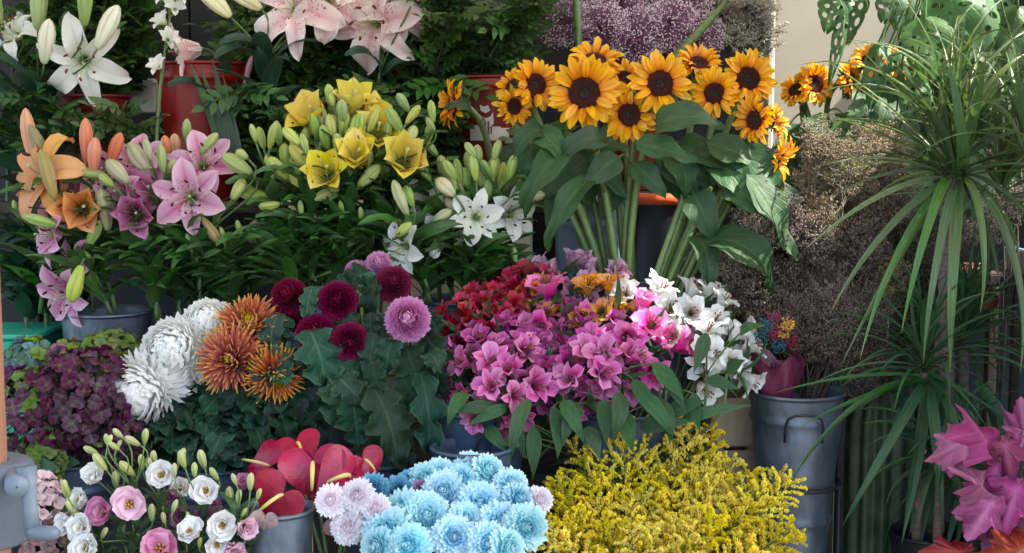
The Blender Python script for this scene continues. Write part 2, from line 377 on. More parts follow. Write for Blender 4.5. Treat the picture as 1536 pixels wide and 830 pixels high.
def alst(n, a, b, c, mid=None, edge=None): return petal_mat(n, [(0, a), (0.4, b), (1, c)], mid=mid, midw=0.1, rough=0.5, transl=0.28, streak=0.16, edge=edge, var=(0.014, 0.14, 0.14))
M['a_magenta'] = alst('magenta alstroemeria petal', C(150, 34, 104), C(184, 58, 138), C(206, 98, 168), mid=C(140, 20, 90), edge=C(212, 116, 182))
M['a_pink'] = alst('light pink alstroemeria petal', C(180, 54, 122), C(206, 84, 156), C(226, 132, 190), mid=C(170, 36, 106), edge=C(232, 152, 202))
M['a_plum'] = alst('plum alstroemeria petal', C(110, 20, 80), C(158, 42, 120), C(188, 84, 152))
M['a_hot'] = alst('hot pink alstroemeria petal', C(200, 50, 130), C(232, 82, 170), C(244, 150, 206))
M['a_red'] = alst('crimson alstroemeria petal', C(110, 10, 30), C(158, 24, 52), C(190, 52, 84))
M['a_orange'] = alst('orange alstroemeria petal', C(210, 150, 30), C(232, 170, 62), C(228, 146, 78), mid=C(150, 50, 20))
M['a_lilac'] = alst('lilac alstroemeria petal', C(170, 110, 150), C(204, 152, 188), C(216, 170, 200))
M['a_white'] = alst('white alstroemeria petal', C(205, 210, 170), C(240, 241, 236), C(248, 248, 246))
M['l_white'] = petal_mat('white lisianthus petal', [(0, C(200, 212, 165)), (0.35, C(236, 236, 228)), (1, C(247, 245, 243))], rough=0.5, transl=0.3, streak=0.05, var=(0.01, 0.2, 0.04))
M['l_pink'] = petal_mat('pale pink lisianthus petal', [(0, C(215, 190, 165)), (0.3, C(232, 185, 208)), (1, C(246, 214, 228))], rough=0.5, transl=0.3, streak=0.07)
M['l_rose'] = petal_mat('rose lisianthus petal', [(0, C(190, 140, 130)), (0.3, C(206, 120, 160)), (1, C(232, 165, 198))], rough=0.5, transl=0.3, streak=0.1)
M['l_mauve'] = petal_mat('mauve lisianthus petal', [(0, C(150, 100, 120)), (0.4, C(170, 92, 132)), (1, C(198, 130, 168))], rough=0.5, transl=0.3, streak=0.1)
M['l_bud'] = bud('lisianthus bud', C(120, 150, 80), C(185, 196, 120), C(222, 224, 170), None)
M['h_purple'] = petal_mat('dusky purple sepal', [(0, C(110, 105, 70)), (0.25, C(72, 28, 56)), (1, C(92, 44, 72))], rough=0.6, transl=0.2, streak=0.25, var=(0.04, 0.3, 0.35), mid=C(130, 90, 110))
M['h_green'] = petal_mat('green sepal', [(0, C(110, 125, 60)), (0.4, C(108, 132, 62)), (1, C(126, 142, 78))], rough=0.6, transl=0.2, streak=0.2, var=(0.03, 0.3, 0.25))
M['h_blue'] = petal_mat('blue green sepal', [(0, C(90, 120, 100)), (1, C(110, 142, 140))], rough=0.6, transl=0.2, streak=0.2, var=(0.05, 0.3, 0.25))
M['h_pink'] = petal_mat('pale pink sepal', [(0, C(225, 200, 200)), (1, C(242, 214, 216))], rough=0.6, transl=0.2, streak=0.06)
M['h_mauve'] = petal_mat('faded mauve sepal', [(0, C(150, 120, 110)), (1, C(172, 124, 132))], rough=0.6, transl=0.2, streak=0.2, var=(0.03, 0.3, 0.2))
M['anthurium'] = leaf_mat('red spathe', C(158, 0, 60), C(186, 20, 76), 0.22, 0.04, 'pinnate', 4, 0.06, var=(0.008, 0.05, 0.12), slant=1.6, spec=0.32)
M['anth_grey'] = leaf_mat('greyish pink spathe', C(170, 140, 140), C(190, 160, 160), 0.4, 0.2, 'pinnate', 4, 0.2)
M['spadix'] = petal_mat('spadix', [(0, C(235, 215, 150)), (0.6, C(238, 200, 110)), (1, C(170, 170, 80))], rough=0.6, transl=0.0)
M['solidago'] = plain_mat('goldenrod floret', C(246, 216, 54), 0.7, 0.3, nscale=120, namt=0.25, bstr=0.0, var=(0.006, 0.1, 0.22))
M['gyp_purple'] = plain_mat('dyed purple stem', C(140, 96, 122), 0.8, nscale=60)
M['gyp_white'] = plain_mat('tiny pale floret', C(226, 206, 216), 0.8, nscale=60, namt=0.15)
M['gyp_cream'] = plain_mat('tiny cream floret', C(190, 182, 166), 0.8, nscale=60, namt=0.15)
M['gyp_stem'] = plain_mat('thin grey green stem', C(96, 100, 76), 0.8, nscale=60)
M['dry_tan'] = plain_mat('dried tan floret', C(152, 138, 114), 0.85, 0.1, nscale=90, namt=0.35, var=(0.01, 0.15, 0.25))
M['dry_dark'] = plain_mat('dried brown floret', C(120, 106, 96), 0.85, nscale=90, namt=0.4, var=(0.02, 0.15, 0.25))
M['teal'] = plain_mat('dyed teal floret', C(24, 92, 108), 0.8)
M['mustard'] = plain_mat('dyed mustard floret', C(196, 150, 50), 0.8)
M['crimson'] = plain_mat('dyed crimson floret', C(130, 36, 66), 0.8)
M['cello'] = plain_mat('pink cellophane', C(140, 62, 96), 0.2, 0.45, nscale=14, bstr=0.8)
M['bark'] = plain_mat('grey bark', C(112, 98, 90), 0.9, nscale=40, namt=0.5, bstr=1.0, stretch=(1, 1, 5))
M['cactus'] = plain_mat('dark green skin', (0.03, 0.075, 0.04), 0.5, nscale=24, namt=0.4, col2=(0.09, 0.13, 0.06))
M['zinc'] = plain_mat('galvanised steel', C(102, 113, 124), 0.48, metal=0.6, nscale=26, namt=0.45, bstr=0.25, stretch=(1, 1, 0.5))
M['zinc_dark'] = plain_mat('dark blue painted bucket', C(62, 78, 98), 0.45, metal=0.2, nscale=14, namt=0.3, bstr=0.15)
M['wire'] = plain_mat('dark iron wire', C(60, 62, 66), 0.5, metal=0.6)
M['red_plastic'] = plain_mat('red plastic bucket', C(122, 24, 20), 0.38, nscale=9, namt=0.12, bstr=0.05)
M['black_plastic'] = plain_mat('black plastic bucket', C(26, 28, 36), 0.5, nscale=10, bstr=0.1)
M['blue_plastic'] = plain_mat('grey blue plastic bucket', C(120, 140, 158), 0.4, nscale=10, bstr=0.05, namt=0.15)
M['orange_rim'] = plain_mat('orange plastic', C(226, 92, 40), 0.4, nscale=10, bstr=0.05, namt=0.1)
M['terracotta'] = plain_mat('terracotta plastic', C(176, 84, 66), 0.6, nscale=16, bstr=0.1)
M['print_white'] = plain_mat('white print', C(225, 222, 215), 0.5, nscale=20, namt=0.05)
M['teal_plastic'] = plain_mat('teal plastic crate', C(40, 165, 135), 0.45, nscale=10, namt=0.1)
M['wall'] = plain_mat('beige painted wall', C(178, 173, 158), 0.85, nscale=7, namt=0.06, bstr=0.1, var=(0, 0, 0))
M['cream_board'] = plain_mat('cream board', C(226, 220, 196), 0.7, nscale=6, namt=0.08)
M['dark_board'] = plain_mat('dark board and backdrop', C(34, 36, 40), 0.7, nscale=6, namt=0.3)  # also on the backdrops added to darken gaps
M['shelf'] = plain_mat('weathered dark wood', C(58, 50, 44), 0.75, nscale=8, namt=0.35, stretch=(1, 8, 8), bstr=0.4)
M['crate_wood'] = plain_mat('pale crate wood', C(186, 168, 140), 0.75, nscale=8, namt=0.2, stretch=(6, 6, 1), bstr=0.3)
M['pole_wood'] = plain_mat('varnished brown wood', C(158, 112, 86), 0.5, nscale=10, namt=0.22, stretch=(14, 14, 0.7), bstr=0.2)
M['grey_plastic'] = plain_mat('grey moulded plastic', C(98, 108, 118), 0.4, nscale=60, namt=0.06, bstr=0.08)
M['canvas'] = plain_mat('cream canvas', C(215, 205, 185), 0.85, 0.25, nscale=150, namt=0.08)
M['paving'] = plain_mat('grey paving', C(110, 108, 104), 0.85, nscale=14, namt=0.3, bstr=0.4, var=(0.01, 0.05, 0.12))

# ------------------------------------------------------------------ prototypes
BM = {}
def variants(key, n, fn): BM[key] = [fn(i) for i in range(n)]
def pick(key): return rnd.choice(BM[key])
# lilies
PETALS = {}
def lily_petals(key, mat, L, Wi, Wo, e0, e1, ruffle, ep=1.0, cup=0.35):
    PETALS[key] = []
    for wv, nm in ((Wi, 'inner'), (Wo, 'outer')):
        vs = []
        for i in range(3):
            vs.append(leafmesh('petal', M[mat], L=L, W=wv, e0=rad(e0), e1=rad(e1 + (i - 1) * 12 - (6 if nm == 'outer' else 0)), prof=lilyp, nv=12, nu=7, cup=cup, ruffle=ruffle, rfreq=1.7, ph=i * 2.1, ep=ep, base=0.004, crease=0.035))
        PETALS[key].append(vs)
for c, mt in (('pink', 'p_pink'), ('deep', 'p_deep'), ('orange', 'p_orange'), ('yellow', 'p_yellow'), ('white', 'p_white'), ('pale', 'p_pale')):
    lily_petals(c + '_open', mt, 0.098, 0.056, 0.043, 62, -14, 0.003, 1.0)
    lily_petals(c + '_cup', mt, 0.092, 0.058, 0.048, 82, 42, 0.003, 1.2, 0.5)
    lily_petals(c + '_half', mt, 0.096, 0.058, 0.046, 72, 15, 0.003, 1.1, 0.4)
for c, mt in (('white', 'p_white'), ('pale', 'p_pale')):
    lily_petals(c + '_big', mt, 0.12, 0.060 if c == 'pale' else 0.052, 0.040, 60, -58, 0.009, 1.2, 0.3)
lily_petals('orange_curl', 'p_orange', 0.11, 0.046, 0.036, 78, -105, 0.004, 1.6, 0.4)
def bud_mesh(mat, L=1.0, r=0.5):
    m = MB()
    prof = [(r * max(0.0, x), z) for x, z in ((0.14, 0), (0.36, 0.03), (0.58, 0.14), (0.78, 0.32), (0.92, 0.52), (0.90, 0.70), (0.68, 0.86), (0.34, 0.96), (0.02, 1.0))]
    m.lathe(prof, 24, mod=lambda a, v: (1 - 0.16 * abs(math.cos(1.5 * a))**8) * (1 + 0.05 * math.cos(3 * a + PI)))
    # the lathe runs along Z; lay it along Y
    m.v = [(x, z, -y) for x, y, z in m.v]
    m.uv = [(((u * 6) % 1.0), v) for u, v in m.uv]
    return m.build('bud', M[mat])
for k in ('b_green', 'b_yellow', 'b_orange', 'b_brown', 'b_pale', 'b_white', 'b_cream', 'b_pink', 'l_bud'): BM[k] = [bud_mesh(k)]
def stamens(mat, n=6, spread=0.55, L=0.062, k=1.0):
    m = MB()
    for i in range(n):
        a = 2 * PI * i / n + 0.3; r = Vector((math.cos(a), math.sin(a), 0))
        p = bez(Vector((0, 0, 0.004)), Vector((0, 0, L * 0.5)) + r * 0.004, r * (spread * L * 0.6) + Vector((0, 0, L * 0.85)), r * (spread * L) + Vector((0, 0, L)), 5)
        m.tube(p, 0.0011, 4, 0)
        t = Vector((-r.y, r.x, 0)) * 0.4 + Vector((0, 0, 0.7)) + r * 0.3; t.normalize()
        m.tube([p[-1] - t * 0.007, p[-1] - t * 0.003, p[-1] + t * 0.003, p[-1] + t * 0.007], [0.0009 * k, 0.0020 * k, 0.0020 * k, 0.0009 * k], 5, 1)
    p = bez(Vector((0, 0, 0)), Vector((0, 0, L * 0.6)), Vector((0.004, 0, L)), Vector((0.010, 0, L * 1.18)), 5)
    m.tube(p, [0.0022, 0.0018, 0.0016, 0.0016, 0.002, 0.0036], 5, 0)
    return m.build('stamens', [M['filament'], M[mat]])
for a in ('anther_red', 'anther_dark', 'anther_brown'): BM[a] = [stamens(a, k=1.0 if a == 'anther_brown' else 1.45)]
m = MB(); m.lathe([(0.003, -0.004), (0.006, 0.002), (0.009, 0.010), (0.011, 0.02)], 10); BM['throat'] = [m.build('bloom', M['b_green'])]
variants('lily_leaf', 4, lambda i: unitleaf('leaf', M['lily_leaf'], lance, 8, 5, 0.3 + 0.2 * i, 0.2, fold=0.25, ruffle=0.03, rfreq=1, ph=i))
variants('orient_leaf', 4, lambda i: unitleaf('leaf', M['orient_leaf'], lance, 9, 5, 0.4 + 0.2 * i, 0.32, fold=0.2, ruffle=0.05, rfreq=1, ph=i))

def stem_mesh(paths, mat, n=6):
    m = MB()
    for pts, r in paths: m.tube(pts, r, n)
    return m.build('stem', mat)

LEAVES_ON = []
def add_leaves(root, pts, n, key, L, wid, t0=0.15, t1=0.9, droop=0.2, flat=0.5, name='leaf'):
    """leaves spiralling up a stem given by its points"""
    az = rnd.uniform(0, 6.28)
    for i in range(n):
        t = t0 + (t1 - t0) * (i + rnd.uniform(-0.3, 0.3)) / max(1, n - 1); t = min(0.98, max(0.02, t))
        k = t * (len(pts) - 1); j = min(len(pts) - 2, int(k)); p = pts[j].lerp(pts[j + 1], k - j)
        tang = (pts[j + 1] - pts[j]).normalized()
        az += 2.4 + rnd.uniform(-0.4, 0.4)
        out = Vector((math.cos(az), math.sin(az) * 0.9, 0))
        if out.y > 0.45: out.y *= -0.6
        l = L * rnd.uniform(0.75, 1.2)
        tip = p + (out * 0.85 + tang * (flat - droop * rnd.uniform(0, 1))) .normalized() * l
        part(name, pick(key), root, between(p, tip, tang * 0.8 - out * 0.3 + Vector((0, -0.25, 0)) + jit(0.2), wid * rnd.uniform(0.8, 1.2)))

def lily(label, color, foot, y, blooms=(), buds=(), cat='lily', group=None, nleaf=16, anther='anther_dark', leaf='lily_leaf', leafL=0.115, leafW=0.028, name=None, node=None, smat='stem', stemr=0.0042):
    ft = P(*foot)
    root = thing(name or (color + '_lily'), label, cat, ft, group)
    ends = []
    if color == 'yellow': anther = 'anther_brown'
    for b in blooms:
        px, py, R, f, op = b[:5]; dy = b[5] if len(b) > 5 else 0.0; cc = b[6] if len(b) > 6 else color
        key = cc + '_' + op; c = P(px, py, y + dy); fv = F(*f)
        reach = {'open': 0.082, 'cup': 0.050, 'half': 0.070, 'big': 0.080, 'curl': 0.062}[op]
        s = R * S(y + dy) / reach
        dep = {'open': 0.035, 'cup': 0.055, 'half': 0.045, 'big': 0.045, 'curl': 0.06}[op]
        base = c - fv * dep * s; M0 = align(fv, base, s, rnd.uniform(0, 1.0))
        bl = part('bloom', BM['throat'][0], root, M0)
        for k in range(6):
            a = k * PI / 3; ring = PETALS[key][k % 2]
            part('petal', rnd.choice(ring), bl, M0 @ rotz(a + rnd.uniform(-0.07, 0.07)) @ Matrix.Translation((0, 0, 0.0016 * (k % 2 == 0))))
        part('stamens', BM[anther][0], bl, M0 @ Matrix.Scale(1.0, 4))
        ends.append((base, fv, 0.0032))
    for b in buds:
        tx, ty, bx, by, wd, mt = b[:6]; dy = b[6] if len(b) > 6 else rnd.uniform(-0.02, 0.03)
        a = P(bx, by, y + dy); q = P(tx, ty, y + dy + rnd.uniform(-0.02, 0.015))
        part('bud', BM[mt][0], root, between(a, q, Vector((rnd.uniform(-1, 1), -1, rnd.uniform(-1, 1))), wd * S(y + dy), wd * S(y + dy)))
        ends.append((a, (q - a).normalized(), 0.0024))
    cen = sum((e[0] for e in ends), Vector()) / len(ends)
    nd_ = P(*node) if node else cen.lerp(ft, 0.16) + Vector((0, 0.02, 0))
    main = bez(ft, ft.lerp(nd_, 0.35) + Vector((0, 0, 0.02)), nd_.lerp(ft, 0.25) + Vector((0, 0.01, 0.0)), nd_, 12)
    paths = [(main, [stemr * 1.15] * 7 + [stemr] * 6)]
    for e, f, r in ends:
        l = (e - nd_).length
        paths.append((bez(nd_, nd_.lerp(e, 0.4) + Vector((0, 0, 0.1 * l)), e - f * 0.35 * l, e + f * 0.002, 7), r))
    part('stem', stem_mesh(paths, M[smat]), root)
    add_leaves(root, main, nleaf, leaf, leafL, leafW, 0.12, 1.0)
    return root

# sunflower
variants('sun_petal', 5, lambda i: leafmesh('petal', M['sun_petal'], L=0.050, W=0.019, e0=rad(30 + 8 * i), e1=rad(0 - 14 * i + (60 if i == 4 else 0)), prof=lambda v: lilyp(v * 0.97), nv=7, nu=5, cup=0.35, base=0.031, twist=0.2 * (i - 2), crease=0.05))
def sun_head(i):
    m = MB(); r0 = 0.033
    m.lathe([(0.0, 0.002), (0.010, 0.003), (0.018, 0.007), (0.027, 0.008), (0.033, 0.002), (0.036, -0.006)], 24, 1)
    for k in range(330):
        t = (k + 0.5) / 330; r = r0 * math.sqrt(t); a = k * 2.39996 + i
        z = 0.002 + 0.008 * min(1, (r / 0.019)**2) - 0.010 * max(0, (r - 0.027) / 0.006)**2
        mi = 2 if r < 0.0075 else (1 if r < 0.013 else 0)
        if r < 0.005: mi = 1
        m.blob(Vector((r * math.cos(a), r * math.sin(a), z + rnd.uniform(0, 0.0015))), 0.0016 if r < 0.013 else 0.0021, mi, q=(0.8, 0.8, 1.7))
    m.lathe([(0.034, -0.004), (0.036, -0.012), (0.026, -0.020), (0.010, -0.026), (0.005, -0.03)], 20, 3)
    for k in range(26):
        a = k * 2 * PI / 13 + (0.2 if k > 12 else 0); e = -0.35 if k > 12 else 0.15
        rows = petal_rows(0.032, 0.012, e, e + 0.5, lambda v: lance(v * 0.98), 5, 3, fold=0.3, base=0.03)
        R = Matrix.Rotation(a, 3, 'Z'); rows = [[(R @ (p + Vector((0, 0, -0.013))), u, v) for p, u, v in r] for r in rows]
        m.grid(rows, 3)
    return m.build('flower_head', [M['disc_brown'], M['disc_dark'], M['disc_grey'], M['calyx']])
variants('sun_head', 2, sun_head)
variants('sun_leaf', 5, lambda i: unitleaf('leaf', M['sun_leaf'], heart, 11, 7, 0.25 + 0.28 * i, 0.68, fold=0.16, ruffle=0.055, rfreq=2.2, ph=i * 1.3, cup=-0.1 * (i % 2)))
def sunflower(label, px, py, R, f, foot, y, leaves=(), roll=0, group='cut sunflowers', lean=None):
    c = P(px, py, y); fv = F(*f); ft = P(*foot); s = R * S(y) / 0.080
    root = thing('sunflower', label, 'sunflower', ft, group)
    base = c - fv * 0.004 * s; M0 = align(fv, base, s, rnd.uniform(0, 6))
    hd = part('flower_head', pick('sun_head'), root, M0)
    for ring, (n, sc, dz, tl) in enumerate(((19, 1.0, -0.002, 0.0), (17, 0.93, 0.002, 0.18), (12, 0.8, 0.004, 0.4))):
        for k in range(n):
            if rnd.random() < .06: continue
            a = 2 * PI * (k + 0.5 * ring) / n + rnd.uniform(-0.12, 0.12); q = sc * rnd.uniform(0.82, 1.1)
            part('petal', pick('sun_petal'), hd, M0 @ rotz(a) @ Matrix.Translation((0, 0.031 * (1 - q), dz)) @ Matrix.Rotation(tl * 0.6 + rnd.uniform(-0.22, 0.28), 4, 'X') @ Matrix.Scale(q, 4))
    neck = base - fv * 0.028 * s
    ctl = neck - fv * 0.09 * s + Vector((0, 0, -0.02))
    up = (P(*lean) if lean else ft.lerp(ctl, 0.6))
    pts = bez(ft, up, ctl, neck, 16)
    part('stem', stem_mesh([(pts, [0.0075] * 10 + [0.0068] * 5 + [0.008, 0.011])], M['stem_pale'], 8), root)
    for lf in leaves: sunleaf(root, pts, y, *lf)
    return root
def sunleaf(root, pts, y, bx, by, tx, ty, wd, dy=-0.02, face=None):
    a = P(bx, by, y + dy); b = P(tx, ty, y + dy - rnd.uniform(0.0, 0.05))
    hint = F(*face) if face else Vector((rnd.uniform(-0.3, 0.3), -1, 0.5 + rnd.uniform(-0.2, 0.3)))
    lf = part('leaf', pick('sun_leaf'), root, between(a, b, hint, wd * S(y)))
    near = min(pts, key=lambda p: (p - a - Vector((0, 0, -0.02))).length)
    part('leaf_stalk', stem_mesh([(bez(near, near.lerp(a, 0.5) + Vector((0, 0, 0.015)), a.lerp(near, 0.2) + Vector((0, 0, 0.01)), a + (b - a) * 0.03, 6), 0.0024)], M['stem_pale'], 5), root)

# chrysanthemums
def mum(name, mats, n, r0, plen, pw, th0, th1, ang, nv=5, nu=3, cup=0.5, jitr=0.12, prof=strap, lenf=None, squash=1.0, twist=0.0, core=0, ruffle=0.0):
    """florets set over a small receptacle; ang(t) gives start and end lean outwards for a floret at t from the centre (0) to the rim (1)"""
    m = MB()
    for k in range(n):
        t = (k + 0.5) / n; ct = math.cos(th0) + (math.cos(th1) - math.cos(th0)) * t; th = math.acos(max(-1, min(1, ct))); az = k * 2.39996
        th += rnd.uniform(-jitr, jitr)
        d = Vector((math.sin(th) * math.cos(az), math.sin(th) * math.sin(az), math.cos(th)))
        tn = Vector((math.cos(th) * math.cos(az), math.cos(th) * math.sin(az), -math.sin(th)))
        a0, a1 = ang(t); a0 += rnd.uniform(-jitr, jitr); a1 += rnd.uniform(-jitr, jitr) * 1.6
        L = plen * (lenf(t) if lenf else 1) * rnd.uniform(0.88, 1.1)
        # local frame: Y = tn (outwards over the dome), Z = d; floret rising at pi/2 - a
        rows = petal_rows(L, pw * rnd.uniform(0.85, 1.15), PI / 2 - a0, PI / 2 - a1, prof, nv, nu, cup=cup, twist=rnd.uniform(-1, 1) * twist, ruffle=ruffle)
        x = tn.cross(d); o = Vector((d.x * r0, d.y * r0, d.z * r0 * squash))
        m.grid([[(o + x * p.x + tn * p.y + d * p.z, u, v) for p, u, v in r] for r in rows], 1 if k < core else 0)
    b0 = m.n; m.lathe([(r0 * 1.02 * math.sin(q), r0 * squash * 1.02 * math.cos(q)) for q in (.01, .3, .6, .9, 1.2, 1.5, 1.8)], 14, 0)
    for q in range(b0, m.n): m.uv[q] = (.5, .35)
    m.lathe([(0.001, -r0 * 1.3), (r0 * 0.8, -r0 * 0.7), (r0, 0)], 10, len(mats))
    return m.build('bloom', [M[x] for x in mats] + [M['calyx']])
variants('mum_red', 2, lambda i: mum('red', ['m_red'], 460, 0.018, 0.017, 0.0062, 0.05, 2.0, lambda t: (0.2, -0.5), 4, 3, 1.1, 0.1))
variants('mum_pink', 2, lambda i: mum('pink', ['m_pink'], 250, 0.020, 0.021, 0.0105, 0.03, 1.95, lambda t: (0.35 * t + 0.1, -0.9 + 0.5 * t), 5, 3, 0.9, 0.06, prof=obov))
variants('mum_white', 3, lambda i: mum('white', ['m_white'], 520, 0.026, 0.036, 0.0105, 0.03, 2.0, lambda t: (0.5 + 0.25 * t, -1.4 + 0.6 * t + 2.6 * max(0, t - 0.78) / 0.22), 6, 3, 0.4, 0.10, prof=obov, lenf=lambda t: 0.7 + 0.55 * max(0, t - .7) / .3, twist=0.25))
variants('mum_bronze', 3, lambda i: mum('bronze', ['m_bronze', 'm_core'], 185, 0.013, 0.055, 0.0072, 0.03, 1.75, lambda t: (0.1 + 0.2 * t, -0.75 + 1.15 * t), 6, 5, 1.2, 0.17, lenf=lambda t: 0.42 + 0.62 * min(1, t * 1.8), twist=0.5, core=16))
def daisy(mt, n=190): return lambda i: mum('daisy', [mt], n, 0.016, 0.025, 0.0112, 0.0, 1.9, lambda t: (0.05 + 0.3 * t, -0.55 + 0.85 * t), 5, 3, 0.5, 0.13, prof=obov, lenf=lambda t: 0.42 + 0.6 * min(1, t * 1.4), twist=0.2)
variants('mum_blue', 3, daisy('m_blue')); variants('mum_deepblue', 2, daisy('m_deepblue')); variants('mum_blush', 2, daisy('m_blush', 150)); variants('mum_mauve', 1, daisy('m_mauve', 110))
RM = {'mum_red': 0.034, 'mum_pink': 0.042, 'mum_white': 0.053, 'mum_bronze': 0.064, 'mum_blue': 0.041, 'mum_deepblue': 0.041, 'mum_blush': 0.041, 'mum_mauve': 0.041}
variants('mum_leaf', 5, lambda i: unitleaf('leaf', M['mum_leaf'], lobed(2.9 + 0.5 * (i % 2), 0.62, False, lambda v: 1.15 - .16 * abs(math.sin(v * 34 + i))), 44, 9, 0.2 + 0.25 * i, 0.66, fold=0.22, ruffle=0.10, rfreq=3.2, ph=i, cup=-0.10))
def chrysanth(label, kind, px, py, R, f, foot, y, name='chrysanthemum', leaves=(), nleaf=0, group=None, cat='chrysanthemum', leafL=0.075, leafW=0.05):
    c = P(px, py, y); fv = F(*f); ft = P(*foot); s = R * S(y) / RM[kind]
    root = thing(name, label, cat, ft, group)
    part('bloom', pick(kind), root, align(fv, c - fv * 0.012 * s, s, rnd.uniform(0, 6)), kind='stuff')
    neck = c - fv * 0.03 * s
    pts = bez(ft, ft.lerp(neck, 0.5), neck - fv * 0.05 - Vector((0, 0, 0.05)), neck, 12)
    part('stem', stem_mesh([(pts, 0.0034)], M['stem'], 6), root)
    for (bx, by, tx, ty, wd, dy) in leaves:
        a = P(bx, by, y + dy); b = P(tx, ty, y + dy - 0.02)
        part('leaf', pick('mum_leaf'), root, between(a, b, Vector((rnd.uniform(-0.4, 0.4), -1, 0.55)), wd * S(y)))
    if nleaf: add_leaves(root, pts, nleaf, 'mum_leaf', leafL, leafW, 0.35, 0.95, droop=0.9, flat=0.35)
    return root

# alstroemeria
AP = {}
for k in ('a_magenta', 'a_pink', 'a_plum', 'a_hot', 'a_red', 'a_orange', 'a_lilac', 'a_white'):
    AP[k] = [[leafmesh('petal', M[k], L=0.046, W=0.033 if r == 0 else 0.020, e0=rad(80), e1=rad((60, 36, 12)[i]), prof=ovalp if r == 0 else lilyp, nv=8, nu=5, cup=0.4, ruffle=0.004, rfreq=1.5, ph=i, ep=1.2, base=0.003, crease=0.03) for i in range(3)] for r in range(2)]
m = MB(); m.lathe([(0.002, -0.008), (0.004, -0.003), (0.004, 0.002), (0.002, 0.006)], 8)
for i in range(5):
    a = i * 1.26; p = bez(Vector((0, 0, 0)), Vector((0, 0, 0.02)), Vector((math.cos(a) * .004, math.sin(a) * .004 - 0.003, 0.03)), Vector((math.cos(a) * .006, math.sin(a) * .006 - 0.006, 0.036)), 4)
    m.tube(p, [0.0007] * 4 + [0.0016], 4, 1)
BM['alstro_core'] = [m.build('bloom', [M['calyx'], M['anther_brown']])]
variants('alstro_leaf', 4, lambda i: unitleaf('leaf', M['alstro_leaf'], lance2, 9, 5, 0.25 + 0.25 * i, 0.25, fold=0.12, twist=0.5 * (i - 1.5)))
def alstro(label, mt, px, py, foot, y, n=4, R=26, f=(0, 0.45, 0.9), group=None, leaves=(), nleaf=5, umb=0.9, name='alstroemeria'):
    c = P(px, py, y); fv = F(*f); ft = P(*foot); s = R * S(y) / 0.035
    root = thing(name, label, 'alstroemeria', ft, group)
    nodep = c - fv * 0.055 - Vector((0, 0, 0.012)); paths = []
    x = Vector((0, 0, 1)).cross(fv).normalized(); yv = fv.cross(x)
    ph = rnd.uniform(0, 6)
    for i in range(n):
        a = ph + 2 * PI * i / n; o = (x * math.cos(a) + yv * math.sin(a)) * (umb if n > 1 else 0)
        d = (fv + o * 0.9 + jit(0.12)).normalized(); bs = c + o * R * S(y) * 0.8 - fv * 0.03 * s + jit(0.004)
        M0 = align(d, bs, s * rnd.uniform(0.85, 1.08), rnd.uniform(0, 2))
        bl = part('bloom', BM['alstro_core'][0], root, M0); om = rnd.choice((1, 1, 2) if mt in ('a_pink', 'a_white', 'a_hot') else (0, 0, 1, 1, 2))
        for k in range(6): part('petal', AP[mt][k % 2][min(2, max(0, om + rnd.choice((0, 0, 0, 1))))], bl, M0 @ rotz(k * PI / 3 + rnd.uniform(-0.1, 0.1)) @ Matrix.Rotation(rnd.uniform(-0.12, 0.12), 4, 'X'))
        paths.append((bez(nodep, nodep.lerp(bs, 0.4), bs - d * 0.02, bs, 5), 0.0014))
    main = bez(ft, ft.lerp(nodep, 0.4), nodep - Vector((0, -0.01, 0.08)), nodep, 10); paths.append((main, 0.0028))
    part('stem', stem_mesh(paths, M['stem'], 5), root)
    for (bx, by, tx, ty, wd, dy) in leaves:
        a = P(bx, by, y + dy); b = P(tx, ty, y + dy - 0.03)
        part('leaf', pick('alstro_leaf'), root, between(a, b, Vector((rnd.uniform(-0.4, 0.4), -1, 0.5)), wd * S(y)))
    for i in range(nleaf):      # whorl under the umbel
        a = rnd.uniform(0, 6.28); o = x * math.cos(a) + yv * math.sin(a)
        st = nodep + fv * 0.004; tip = st + (o * 0.6 + fv * rnd.uniform(0.4, 1.5)).normalized() * rnd.uniform(0.065, 0.11)
        part('leaf', pick('alstro_leaf'), root, between(st, tip, fv * 1.0 - o * 0.4, rnd.uniform(0.010, 0.016)))
    return root

# lisianthus
LP = {}
for k in ('l_white', 'l_pink', 'l_rose', 'l_mauve'):
    LP[k] = [leafmesh('petal', M[k], L=0.034, W=0.037, e0=rad(85), e1=rad(e), prof=roundp, nv=8, nu=7, cup=0.32, ruffle=0.0035, rfreq=2.3, ph=i, ep=1.2, base=0.002) for i, e in enumerate((10, 35, 62, 88))]
m = MB(); m.lathe([(0.0015, -0.010), (0.004, -0.004), (0.005, 0.003), (0.003, 0.007)], 8)
for i in range(5):
    a = i * 1.256; m.tube([Vector((0, 0, 0.004)), Vector((math.cos(a) * .003, math.sin(a) * .003, 0.012)), Vector((math.cos(a) * .005, math.sin(a) * .005, 0.017))], [0.0006, 0.0007, 0.0020], 4, 1)
m.blob(Vector((0, 0, 0.014)), 0.0028, 1)
BM['lisi_core'] = [m.build('bloom', [M['calyx'], M['mustard']])]
variants('lisi_leaf', 3, lambda i: unitleaf('leaf', M['lisi_leaf'], lance, 7, 5, 0.3 + 0.3 * i, 0.32, fold=0.15))
